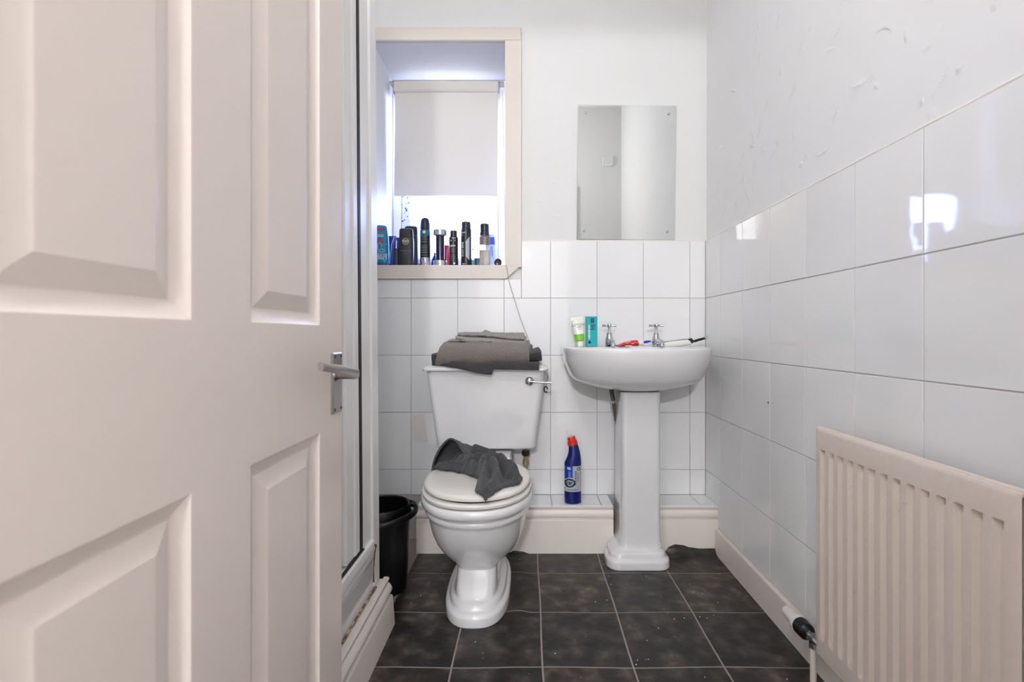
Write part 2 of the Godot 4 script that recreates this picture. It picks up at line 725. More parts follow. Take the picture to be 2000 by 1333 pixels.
func floor_bend(p: Vector2) -> Vector3:      # the vinyl has crept and rippled beside the toilet and the pedestal
	var e := exp(-pow((p.x - 0.0) / 0.035, 2.0))
	var dz := 0.0
	dz -= 0.016 * exp(-pow((p.x + 0.03) / 0.03, 2.0)) * exp(-pow((p.y - 1.62) / 0.22, 2.0))
	dz += 0.006 * e * exp(-pow((p.y - 1.65) / 0.25, 2.0))
	var dx := 0.0012 * sin(p.y * 13.0)
	dz += 0.0022 * sin(p.x * 14.0 + p.y * 3.0)
	return Vector3(p.x + dx, 0.0, -p.y + dz)


func floor_tiles() -> void:
	var b := MB.new()
	b.span(Vector3(-1.36, -0.12, -2.46), Vector3(1.36, -0.0007, 3.0))
	var fl := struct("floor", b, M.floor_grout, "dark slate-patterned vinyl floor with pale joint lines")
	var n := 0
	var half := 0.0024
	for i in range(-3, 4):
		var x0 := 0.041 + 0.24 * i
		for j in range(0, 8):
			var d1 := 2.023 - 0.251 * j
			var d0 := maxf(d1 - 0.251, 0.05)
			var a := maxf(x0 + half, -0.444)
			var c := minf(x0 + 0.24 - half, SIDE - 0.003)
			if x0 + 0.24 < -0.44 and j > 2:
				continue
			if x0 + 0.24 < -0.44:
				a = x0 + half
			if c - a < 0.01:
				continue
			b = MB.new()
			var res := 8
			var far_edge := minf(d1 - half, 1.95)
			var near_edge := d0 + half
			var top := []
			for q in res + 1:
				var row := []
				for p in res + 1:
					row.push_back(floor_bend(Vector2(lerpf(a, c, float(p) / res), lerpf(near_edge, far_edge, float(q) / res))))
				top.push_back(row)
			var s := b.v.size()
			for q in res:
				for p in res:
					b.quad(top[q][p], top[q][p + 1], top[q + 1][p + 1], top[q + 1][p])
			var down := Vector3(0, -0.004, 0)
			for p in res:
				b.quad(top[0][p + 1], top[0][p], top[0][p] + down, top[0][p + 1] + down)
				b.quad(top[res][p], top[res][p + 1], top[res][p + 1] + down, top[res][p] + down)
				b.quad(top[p][0], top[p + 1][0], top[p + 1][0] + down, top[p][0] + down)
				b.quad(top[p + 1][res], top[p][res], top[p][res] + down, top[p + 1][res] + down)
			if (b.v[s + 1] - b.v[s]).cross(b.v[s + 2] - b.v[s]).y < 0:
				for k in range(s, b.v.size(), 3):
					var w := b.v[k + 1]
					b.v[k + 1] = b.v[k + 2]
					b.v[k + 2] = w
			part("floor_tile", b, M.floor_tile[(i * 2 + j * 3 + (i * j) % 2 + 12) % 4], fl, 20.0)
			n += 1
	# hall carpet beyond the doorway
	b = MB.new()
	b.span(Vector3(-1.2, -0.003, -0.05), Vector3(1.2, 0.004, 2.9))
	part("hall_carpet", b, M.hall_floor, fl)
	# vinyl lapping up the skirting
	for run in [[0.548, 0.751, [[0.0, 0.006], [0.1, 0.03], [0.22, 0.038], [0.36, 0.035], [0.5, 0.026], [0.7, 0.021], [1.0, 0.022]]], [-0.078, 0.012, [[0.0, 0.004], [0.3, 0.013], [0.6, 0.01], [1.0, 0.0]]]]:
		b = MB.new()
		var rings := []
		var keys: Array = run[2]
		for k in 25:
			var f := k / 24.0
			var h := 0.0
			for q in keys.size() - 1:
				if f >= keys[q][0] and f <= keys[q + 1][0]:
					h = lerpf(keys[q][1], keys[q + 1][1], smoothstep(keys[q][0], keys[q + 1][0], f))
			var x := lerpf(run[0], run[1], f)
			var back := -1.9265
			var ring := PackedVector3Array()
			for q in 7:
				var g := q / 6.0 * PI / 2
				ring.push_back(Vector3(x, h * (1.0 - cos(g)), back + 0.03 * (1.0 - sin(g))))
			for q in range(6, -1, -1):
				var g := q / 6.0 * PI / 2
				ring.push_back(Vector3(x, h * (1.0 - cos(g)) - 0.0018, back + 0.03 * (1.0 - sin(g)) - 0.0015))
			rings.push_back(ring)
		b.loft(rings)
		part("vinyl_lip", b, M.floor_tile[0], fl, 50.0)


func moulding(flat: bool) -> Array:         # [height, how far it stands out] of the tall skirting board
	var h := 0.188
	return [[0.0, -0.004], [0.0, 0.016], [h - 0.058, 0.016], [h - 0.0535, 0.014], [h - 0.053, 0.005], [h - 0.049, 0.004], [h - 0.0482, 0.008], [h - 0.044, 0.0125], [h - 0.037, 0.0145], [h - 0.029, 0.0135], [h - 0.021, 0.010], [h - 0.0165, 0.0065], [h - 0.016, 0.001], [h - 0.0128, 0.0005], [h - 0.012, 0.005], [h - 0.009, 0.0075], [h - 0.004, 0.008], [h - 0.001, 0.006], [h, 0.002], [h, -0.004]]


func boxing() -> void:
	# low pipe boxing along the back wall: tiled ledge with a moulded skirting in front, cut away for the pedestal
	var b := MB.new()
	for s in [[-0.445, 0.345], [0.53, SIDE]]:
		b.span(Vector3(s[0], 0.0, BACK), Vector3(s[1], 0.182, -1.946))
	var box := struct("trim_1", b, M.grout, "low white tiled ledge boxed in along the foot of the back wall")
	var n := 0
	for run in [[-0.445, 0.345], [0.53, SIDE]]:
		for k in range(-4, 7):
			var x0 := maxf(-0.499 + 0.1995 * k, run[0])
			var x1 := minf(-0.499 + 0.1995 * (k + 1), run[1])
			if x1 - x0 < 0.015:
				continue
			b = MB.new()
			b.box(Vector3.ZERO, Vector3(x1 - x0 - 0.002, 0.007, 0.130), 0.0011)
			var o := part("tile", b, M.tile[n % 3], box, 20.0)
			o.position = Vector3((x0 + x1) / 2, 0.1865, -2.0)
			n += 1
		b = MB.new()
		var prof := []
		for p in moulding(true):
			prof.push_back(Vector3(run[0], p[0], -1.944 + p[1]))
		b.extrude(prof, Vector3(run[1] - run[0], 0, 0))
		part("skirting_board", b, M.gloss, box, 28.0)
	# plain skirting along the right wall
	b = MB.new()
	var pr := []
	for p in [[0.0, 0.004], [0.0, -0.013], [0.09, -0.013], [0.096, -0.0115], [0.1, -0.007], [0.1, 0.004]]:
		pr.push_back(Vector3(SIDE + p[1] - 0.0005, p[0], -1.9285))
	b.extrude(pr, Vector3(0, 0, 1.75))
	struct("baseboard_right", b, M.gloss, "low cream painted skirting along the right wall", 28.0)


func window_niche() -> void:
	# painted boards round the niche
	var z0 := BACK - 0.008
	var z1 := BACK + 0.012
	var b := MB.new()
	b.span(Vector3(-0.735, 2.135, z0), Vector3(-0.026, 2.192, z1), 0.003)
	var t := struct("trim_2", b, M.board, "cream painted boards framing the window niche")
	b = MB.new()
	b.span(Vector3(-0.735, 1.117, z0), Vector3(-0.666, 2.135, z1), 0.003)
	part("side_board", b, M.board, t)
	b = MB.new()      # right board, its foot cut off at an angle
	b.extrude([Vector3(-0.095, 2.135, z0), Vector3(-0.026, 2.135, z0), Vector3(-0.026, 1.166, z0), Vector3(-0.0405, 1.166, z0), Vector3(-0.095, 1.1755, z0)], Vector3(0, 0, z1 - z0))
	part("side_board", b, M.board, t)
	b = MB.new()
	b.extrude([Vector3(-0.666, 1.175, z0), Vector3(-0.095, 1.175, z0), Vector3(-0.034, 1.168, z0), Vector3(-0.092, 1.117, z0), Vector3(-0.666, 1.117, z0)], Vector3(0, 0, z1 - z0 - 0.001))
	part("bottom_board", b, M.board, t)
	# niche lining
	b = MB.new()
	b.span(Vector3(-0.672, 1.168, -2.44), Vector3(-0.089, 1.1752, BACK))
	part("sill_board", b, M.gloss, t)
	# window
	b = MB.new()
	var zw := -2.42
	var zf := -2.375
	b.span(Vector3(-0.665, 1.176, zw), Vector3(-0.625, 2.134, zf), 0.004)
	b.span(Vector3(-0.142, 1.176, zw), Vector3(-0.096, 2.134, zf), 0.004)
	b.span(Vector3(-0.625, 1.176, zw), Vector3(-0.142, 1.216, zf), 0.004)
	b.span(Vector3(-0.625, 2.094, zw), Vector3(-0.142, 2.134, zf), 0.004)
	var w := struct("window_1", b, M.frame_white, "white framed window at the back of the deep niche")
	b = MB.new()
	b.span(Vector3(-0.625, 1.216, zw + 0.01), Vector3(-0.578, 2.094, zf - 0.008), 0.006)
	part("sash_stile", b, M.mould, w).set_meta("label", "sash stile spotted with black mould")
	b = MB.new()
	b.span(Vector3(-0.184, 1.216, zw + 0.01), Vector3(-0.142, 2.094, zf - 0.008), 0.006)
	part("sash_stile", b, M.frame_white, w)
	b = MB.new()
	b.span(Vector3(-0.578, 1.216, zw + 0.01), Vector3(-0.184, 1.256, zf - 0.008), 0.006)
	part("sash_rail", b, M.frame_white, w)
	b = MB.new()
	b.span(Vector3(-0.578, 2.054, zw + 0.01), Vector3(-0.184, 2.094, zf - 0.008), 0.006)
	part("sash_rail", b, M.frame_white, w)
	b = MB.new()
	b.span(Vector3(-0.58, 1.25, -2.406), Vector3(-0.182, 2.06, -2.402))
	part("pane", b, M.glass, w)
	# roller blind
	var o := thing("roller_blind", "cream roller blind pulled two thirds down in the window niche", "blind", Vector3(-0.385, 2.05, -2.31))
	b = MB.new()
	b.lathe(Vector3(-0.242, 0.0, 0), [[0.0, 0.0], [0.022, 0.0], [0.0235, 0.002], [0.0235, 0.482], [0.022, 0.484], [0.0, 0.484]], 24, Vector3.RIGHT)
	part("roller", b, M.blind, o)
	b = MB.new()
	b.span(Vector3(-0.249, -0.02, 0.012), Vector3(0.249, 0.03, 0.036), 0.006)
	part("pelmet", b, M.blind, o)
	b = MB.new()
	var rings := []
	for k in 13:
		var f := k / 12.0
		var y := lerpf(-0.012, -0.505, f)
		var hw := lerpf(0.2445, 0.2475, f)
		var sx := -0.006 * f
		var zz := 0.022 - 0.02 * f - 0.004 * sin(f * 5.0)
		rings.push_back(PackedVector3Array([Vector3(sx - hw, y, zz), Vector3(sx, y, zz + 0.002), Vector3(sx + hw, y, zz), Vector3(sx + hw, y, zz - 0.0012), Vector3(sx, y, zz + 0.0008), Vector3(sx - hw, y, zz - 0.0012)]))
	b.loft(rings)
	part("fabric", b, M.blind, o, 30.0)
	b = MB.new()
	b.tube([Vector3(-0.252, -0.504, 0.0), Vector3(0.241, -0.504, 0.0)], 0.0038, 8)
	part("bottom_bar", b, M.blind, o)
	for s in [-1.0, 1.0]:
		b = MB.new()
		b.span(Vector3(s * 0.2495 - 0.0015, -0.03, -0.03), Vector3(s * 0.2495 + 0.0015, 0.034, 0.027), 0.001)
		b.span(Vector3(s * 0.262 - 0.012, 0.03, -0.03), Vector3(s * 0.262 + 0.012, 0.0335, 0.02), 0.001)
		part("bracket", b, M.satin, o)
	# beaded chain from the blind, over the window board and down behind the cistern
	var path := [P(981, 178, 2.29), P(984, 300, 2.24), P(986, 420, 2.15), P(987, 512, 2.062), P(990, 524, 2.043), P(993, 546, 2.043), P(1003, 580, 2.055), P(1018, 626, 2.058), P(1034, 668, 2.058), P(1046, 692, 2.058), P(1058, 716, 2.057), P(1070, 736, 2.058), P(1068, 752, 2.058)]
	var cv := Curve3D.new()
	for p in path:
		cv.add_point(p)
	b = MB.new()
	var l := cv.get_baked_length()
	var q := 0.0
	while q < l:
		var p := cv.sample_baked(q)
		b.lathe(p, [[0.0, -0.0024], [0.0023, -0.001], [0.0023, 0.001], [0.0, 0.0024]], 6)
		q += 0.0058
	var ch := thing("blind_chain", "thin white beaded chain hanging from the blind over the tiles to the cistern", "chain", Vector3.ZERO)
	part("beads", b, M.bead, ch, 80.0)
	b = MB.new()
	b.tube(path, 0.0006, 5)
	part("cord", b, M.plastic_white, ch)
	b = MB.new()
	var ring := []
	for k in 15:
		var a := TAU * k / 16.0
		ring.push_back(P(1066, 761, 2.058) + Vector3(cos(a) * 0.007, sin(a) * 0.012, 0))
	b.tube(ring, 0.0024, 8)
	part("hook", b, M.iron, ch, 60.0)


func wall_mirror() -> void:
	var c := (P(1126, 205, 2.066) + P(1321, 469, 2.066)) / 2.0
	var o := thing("wall_mirror", "frameless rectangular mirror screwed to the wall above the basin", "mirror", c + Vector3(0, 0, 0.0005))
	o.rotation.z = -0.0115
	var w := 0.2125
	var h := 0.2895
	var b := MB.new()
	b.box(Vector3(0, 0, -0.003), Vector3(w * 2, h * 2, 0.006), 0.0015)
	part("glass_edge", b, M.mirror_edge, o)
	b = MB.new()
	b.box(Vector3(0, 0, 0.0004), Vector3(w * 2 - 0.004, h * 2 - 0.004, 0.0012), 0.0005)
	part("mirror_face", b, M.mirror, o)
	for s in [[-1, -1], [1, -1], [-1, 1], [1, 1]]:
		b = MB.new()
		b.lathe(Vector3(s[0] * (w - 0.034), s[1] * (h - 0.036), 0.0008), [[0.0, 0.0], [0.0055, 0.0], [0.0055, 0.002], [0.0038, 0.0042], [0.0, 0.005]], 14, Vector3.BACK)
		part("screw_cap", b, M.chrome, o, 50.0)


func radiator() -> void:
	var xf := 0.70
	var z0 := -1.173
	var z1 := -0.685
	var y0 := 0.102
	var y1 := 0.655
	var o := thing("radiator", "cream panel radiator with vertical flutes on the right wall", "radiator", Vector3(xf, 0, (z0 + z1) / 2))
	# front sheet as a height field over (z, y): flutes pressed in between flat margins
	var b := MB.new()
	var pitch := 0.0327
	var first := -0.2285 + 0.006
	var count := 14
	var zs := [-0.244, -0.236]
	for k in count:
		var c := first + 0.010 + pitch * k
		for e in [-0.0095, -0.0075, -0.004, 0.0, 0.004, 0.0075, 0.0095]:
			zs.push_back(c + e)
	zs.push_back(0.236)
	zs.push_back(0.244)
	var ys := [y0, y0 + 0.008, 0.15, 0.152, 0.158, 0.168, 0.3, 0.45, 0.586, 0.592, 0.598, 0.6035, 0.605, 0.608, y1 - 0.01, y1 - 0.003]
	var pos := func(z: float, y: float) -> Vector3:
		var deep := 0.0
		for k in count:
			var c := first + 0.010 + pitch * k
			var q := absf(z - c)
			if q < 0.0095:
				var f := 1.0 - smoothstep(0.0045, 0.0095, q)
				var g := smoothstep(0.150, 0.170, y) * (1.0 - smoothstep(0.6035, 0.605, y))
				deep = 0.0085 * f * g + 0.008 * f * smoothstep(0.586, 0.598, y) * (1.0 - smoothstep(0.6035, 0.605, y))
		if y > y1 - 0.004 or y < y0 + 0.002:
			deep += 0.004
		if absf(z) > 0.243:
			deep += 0.004
		return Vector3(deep, y, z)
	var grid := []
	for y in ys:
		var row := PackedVector3Array()
		for z in zs:
			row.push_back(pos.call(z, y))
		grid.push_back(row)
	var s := 0
	for i in ys.size() - 1:
		for j in zs.size() - 1:
			b.quad(grid[i][j], grid[i][j + 1], grid[i + 1][j + 1], grid[i + 1][j])
	if (b.v[1] - b.v[0]).cross(b.v[2] - b.v[0]).x > 0:
		for k in range(s, b.v.size(), 3):
			var w := b.v[k + 1]
			b.v[k + 1] = b.v[k + 2]
			b.v[k + 2] = w
	part("front_panel", b, M.radiator, o, 40.0)
	b = MB.new()
	b.span(Vector3(0.004, y0, -0.244), Vector3(0.0055, y1 - 0.003, -0.240))
	b.span(Vector3(0.0035, y1 - 0.008, -0.244), Vector3(0.02, y1 - 0.002, 0.244), 0.0015)
	b.span(Vector3(0.019, y0, -0.242), Vector3(0.026, y1 - 0.004, 0.242), 0.002)
	part("back_panel", b, M.radiator, o)
	b = MB.new()
	b.tube([Vector3(0.012, y1 - 0.003, -0.243), Vector3(0.012, y1 - 0.003, 0.243)], 0.0055, 8)
	part("top_seam", b, M.radiator, o, 60.0)
	for z in [-0.16, 0.16]:
		b = MB.new()
		b.span(Vector3(0.02, 0.2, z - 0.02), Vector3(0.0645, 0.58, z + 0.02), 0.002)
		part("bracket", b, M.iron, o)
	# thermostatic valve at the foot of the far end, its head pointing along the wall
	var v := thing("radiator_valve", "white and black thermostatic valve at the foot of the radiator", "valve", Vector3(0.72, 0.112, -1.2))
	b = MB.new()
	b.lathe(Vector3(0, 0, -0.135), [[0.0, 0.0], [0.0145, 0.0], [0.0165, 0.003], [0.0175, 0.05], [0.0175, 0.056], [0.0, 0.056]], 24, Vector3.BACK)
	part("valve_head", b, M.gloss, v)
	b = MB.new()
	b.lathe(Vector3(0, 0, -0.083), [[0.0, 0.0], [0.0225, 0.0], [0.0235, 0.002], [0.0235, 0.012], [0.022, 0.014], [0.0, 0.014]], 24, Vector3.BACK)
	part("collar", b, M.gloss, v)
	b = MB.new()
	b.lathe(Vector3(0, 0, -0.069), [[0.0, 0.0], [0.0215, 0.0], [0.0225, 0.004], [0.021, 0.03], [0.016, 0.036], [0.0, 0.036]], 24, Vector3.BACK)
	part("grip_ring", b, M.black, v)
	b = MB.new()
	b.lathe(Vector3(0, 0, -0.033), [[0.0, 0.0], [0.012, 0.0], [0.012, 0.012], [0.009, 0.014], [0.009, 0.03], [0.0, 0.03]], 6, Vector3.BACK)
	b.lathe(Vector3(0, -0.022, -0.012), [[0.0, 0.0], [0.011, 0.0], [0.011, 0.014], [0.0, 0.014]], 6)
	part("valve_body", b, M.chrome, v, 20.0)
	b = MB.new()
	b.tube([Vector3(0, 0, -0.01), Vector3(0, 0, 0.03)], 0.008, 12)
	part("tail_pipe", b, M.chrome, v)
	b = MB.new()
	b.tube([Vector3(0, -0.018, -0.012), Vector3(0.001, -0.111, -0.014)], 0.0075, 12)
	part("supply_pipe", b, M.gloss, v)


func flip_to(b: MB, s: int, dir: Vector3) -> void:      # open sheet: make its first face look along dir
	if (b.v[s + 1] - b.v[s]).cross(b.v[s + 2] - b.v[s]).dot(dir) < 0:
		for k in range(s, b.v.size(), 3):
			var w := b.v[k + 1]
			b.v[k + 1] = b.v[k + 2]
			b.v[k + 2] = w
			var u := b.t[k + 1]
			b.t[k + 1] = b.t[k + 2]
			b.t[k + 2] = u


func bathroom_door() -> void:
	var xf := -0.36
	var o := thing("door_1", "cream painted six panel door standing open at the left", "door")
	o.set_meta("kind", "structure")
	var ds := [0.195, 0.3052, 0.5174, 0.6244, 0.8366, 0.935]
	var ys := [0.012, 0.20, 0.711, 0.8935, 1.62, 1.70, 1.89, 1.985]
	# stiles and rails: every cell that is not a panel
	var b := MB.new()
	for i in ds.size() - 1:
		for j in ys.size() - 1:
			var panel := (i == 1 or i == 3) and (j == 1 or j == 3 or j == 5)
			if panel:
				continue
			var z0: float = -ds[i]
			var z1: float = -ds[i + 1]
			if i == ds.size() - 2:
				z1 += 0.0025
			b.quad(Vector3(xf, ys[j], z0), Vector3(xf, ys[j], z1), Vector3(xf, ys[j + 1], z1), Vector3(xf, ys[j + 1], z0))
	flip_to(b, 0, Vector3.RIGHT)
	var s := b.v.size()
	var e := -0.935
	var q := 0.0025
	b.quad(Vector3(xf, ys[0], e + q), Vector3(xf, ys[7], e + q), Vector3(xf - q, ys[7], e), Vector3(xf - q, ys[0], e))
	b.quad(Vector3(xf - q, ys[0], e), Vector3(xf - q, ys[7], e), Vector3(xf - 0.035, ys[7], e), Vector3(xf - 0.035, ys[0], e))
	flip_to(b, s, Vector3(1, 0, -1))
	s = b.v.size()
	b.quad(Vector3(xf - 0.035, ys[0], e), Vector3(xf - 0.035, ys[7], e), Vector3(xf - 0.035, ys[7], -0.195), Vector3(xf - 0.035, ys[0], -0.195))
	flip_to(b, s, Vector3.LEFT)
	s = b.v.size()
	b.quad(Vector3(xf, ys[0], -0.195), Vector3(xf, ys[7], -0.195), Vector3(xf - 0.035, ys[7], -0.195), Vector3(xf - 0.035, ys[0], -0.195))
	flip_to(b, s, Vector3.BACK)
	for y in [0, 7]:
		s = b.v.size()
		b.quad(Vector3(xf, ys[y], -0.195), Vector3(xf, ys[y], e), Vector3(xf - 0.035, ys[y], e), Vector3(xf - 0.035, ys[y], -0.195))
		flip_to(b, s, Vector3.DOWN if y == 0 else Vector3.UP)
	part("slab", b, M.door, o, 30.0)
	for i in [1, 3]:
		for j in [1, 3, 5]:
			b = MB.new()
			var steps := [[0.0, 0.0], [0.002, -0.0002], [0.0045, -0.0022], [0.008, -0.0042], [0.013, -0.0068], [0.018, -0.0088], [0.021, -0.0096], [0.0225, -0.0098], [0.0235, -0.0094], [0.047, -0.0026], [0.0485, -0.0023], [0.05, -0.0023]]
			var rings := []
			for st in steps:
				var a: float = -ds[i] - st[0]
				var c: float = -ds[i + 1] + st[0]
				var y0: float = ys[j] + st[0]
				var y1: float = ys[j + 1] - st[0]
				var x: float = xf + st[1]
				rings.push_back(PackedVector3Array([Vector3(x, y0, a), Vector3(x, y0, c), Vector3(x, y1, c), Vector3(x, y1, a)]))
			b.loft(rings, false, true)
			# the field must face the room
			var n := b.v.size()
			if (b.v[n - 2] - b.v[n - 3]).cross(b.v[n - 1] - b.v[n - 3]).x < 0:
				for k in range(0, n, 3):
					var w := b.v[k + 1]
					b.v[k + 1] = b.v[k + 2]
					b.v[k + 2] = w
			part("panel", b, M.door, o, 17.0)
	# lever handle on its plate, a part of the door with parts of its own
	b = MB.new()
	b.box(Vector3(xf + 0.002, 0.789, -0.9015), Vector3(0.007, 0.113, 0.043), 0.0022)
	var h := part("door_handle", b, M.satin, o, 20.0)
	h.set_meta("label", "satin metal lever handle on a short plate")
	b = MB.new()
	var lev := []
	for k in 14:
		var f := k / 13.0
		var d := lerpf(0.9, 0.742, f)
		var out := 0.040 + 0.009 * sin(f * PI * 0.8) - 0.004 * f
		var y := 0.806 + 0.024 * f * f + 0.006 * sin(f * PI)
		var hh := lerpf(0.0092, 0.0068, f)
		var ww := lerpf(0.0062, 0.005, f)
		var r := PackedVector3Array()
		for j in 12:
			var a := TAU * j / 12
			r.push_back(Vector3(xf + out + signf(cos(a)) * pow(absf(cos(a)), 0.6) * ww, y + signf(sin(a)) * pow(absf(sin(a)), 0.6) * hh, -d))
		lev.push_back(r)
	b.loft(lev)
	part("lever", b, M.satin, h, 40.0)
	b = MB.new()
	b.lathe(Vector3(xf + 0.005, 0.806, -0.893), [[0.0, 0.0], [0.0135, 0.0], [0.0125, 0.003], [0.0095, 0.006], [0.0095, 0.036], [0.0, 0.036]], 20, Vector3.RIGHT)
	part("neck", b, M.satin, h)
	for y in [0.74, 0.838]:
		for d in [0.887, 0.916]:
			b = MB.new()
			b.lathe(Vector3(xf + 0.005, y, -d), [[0.0, 0.0], [0.0034, 0.0], [0.0028, 0.0012], [0.0, 0.0016]], 10, Vector3.RIGHT)
			part("screw", b, M.iron, h)


func shower() -> void:
	var o := thing("shower_enclosure", "white framed glass shower on a raised tray behind the open door", "shower", Vector3(-0.445, 0.15, -1.43))
	o.rotation.z = 0.0072
	var off := -o.position
	var b := MB.new()
	b.span(off + Vector3(-0.487, 0.145, -1.447), off + Vector3(-0.443, 1.95, -1.385), 0.005)
	b.span(off + Vector3(-0.477, 0.20, -1.390), off + Vector3(-0.449, 1.95, -1.312), 0.004)
	part("corner_post", b, M.frame_white, o)
	b = MB.new()
	b.span(off + Vector3(-0.472, 0.285, -1.313), off + Vector3(-0.4475, 1.95, -1.296))
	part("black_seal", b, M.gasket, o)
	b = MB.new()
	b.span(off + Vector3(-0.475, 0.293, -1.297), off + Vector3(-0.449, 1.9, -1.262), 0.004)
	b.span(off + Vector3(-0.471, 0.293, -1.264), off + Vector3(-0.453, 1.9, -1.212), 0.003)
	part("door_stile", b, M.frame_white, o)
	b = MB.new()
	b.span(off + Vector3(-0.464, 0.293, -1.214), off + Vector3(-0.460, 1.9, -0.42))
	part("front_glass", b, M.glass, o)
	b = MB.new()
	b.span(off + Vector3(-0.475, 0.293, -0.42), off + Vector3(-0.449, 1.95, -0.33), 0.004)
	part("door_stile", b, M.frame_white, o)
	b = MB.new()
	b.span(off + Vector3(-0.482, 1.9, -1.43), off + Vector3(-0.446, 1.96, -0.33), 0.004)
	b.span(off + Vector3(-1.21, 1.9, -1.445), off + Vector3(-0.46, 1.96, -1.41), 0.004)
	part("top_rail", b, M.frame_white, o)
	b = MB.new()
	b.span(off + Vector3(-1.21, 0.27, -1.432), off + Vector3(-0.486, 1.9, -1.427))
	part("side_glass", b, M.glass, o)
	b = MB.new()
	b.span(off + Vector3(-1.21, 0.208, -1.445), off + Vector3(-0.486, 0.276, -1.413), 0.004)
	part("side_rail", b, M.frame_white, o)
	b = MB.new()
	var pr := []
	for p in [[-0.03, 0.288], [0.004, 0.289], [0.008, 0.287], [0.0095, 0.282], [0.0105, 0.266], [0.009, 0.258], [0.005, 0.255], [-0.03, 0.255]]:
		pr.push_back(off + Vector3(-0.447 + p[0], p[1], -1.385))
	b.extrude(pr, Vector3(0, 0, 1.05))
	part("bottom_rail", b, M.frame_white, o, 40.0)
	b = MB.new()
	b.span(off + Vector3(-0.4535, 0.2875, -1.32), off + Vector3(-0.4455, 0.2925, -0.4))
	part("black_seal", b, M.gasket, o)
	# tray with a slightly rounded front
	b = MB.new()
	pr = []
	for p in [[-0.05, 0.19], [-0.05, 0.253], [-0.002, 0.253], [0.003, 0.2505], [0.0055, 0.245], [0.006, 0.237], [0.004, 0.231], [0.0025, 0.222], [0.003, 0.20], [0.003, 0.143], [-0.05, 0.143]]:
		pr.push_back(off + Vector3(-0.447 + p[0], p[1], -1.385))
	b.extrude(pr, Vector3(0, 0, 1.035))
	b.span(off + Vector3(-1.215, 0.143, -1.445), off + Vector3(-0.49, 0.192, -0.35))
	var t := part("tray", b, M.ceramic, o, 35.0)
	t.rotation.z = -0.0072
	b = MB.new()
	b.span(off + Vector3(-0.449, 0.142, -1.40), off + Vector3(-0.437, 0.1465, -0.5), 0.001)
	part("grimy_sealant", b, M.grime, t)
	b = MB.new()
	var line := []
	for p in [[-0.4445, 0.283, -1.372], [-0.4355, 0.272, -1.3845], [-0.4395, 0.25, -1.3855], [-0.4425, 0.2, -1.3855], [-0.4425, 0.165, -1.386]]:
		line.push_back(off + Vector3(p[0], p[1], p[2]))
	b.tube(line, [0.0018, 0.003, 0.002, 0.0012, 0.002], 6)
	part("rust_stain", b, M.rust, t)
	# plinth with moulded skirting
	b = MB.new()
	b.span(Vector3(-1.22, 0.0, -1.45), Vector3(-0.43, 0.1425, -0.25))
	var pl := struct("trim_3", b, M.gloss, "white plinth under the shower tray")
	b = MB.new()
	pr = []
	for p in moulding(true):
		var hh: float = p[0]
		if hh > 0.1:
			hh -= 0.045
		pr.push_back(Vector3(-0.430 + p[1] * 1.35, hh, -1.462))
	pr[1] += Vector3(0.006, 0, 0)
	b.extrude(pr, Vector3(0, 0, 1.2))
	part("skirting_board", b, M.gloss, pl, 28.0)


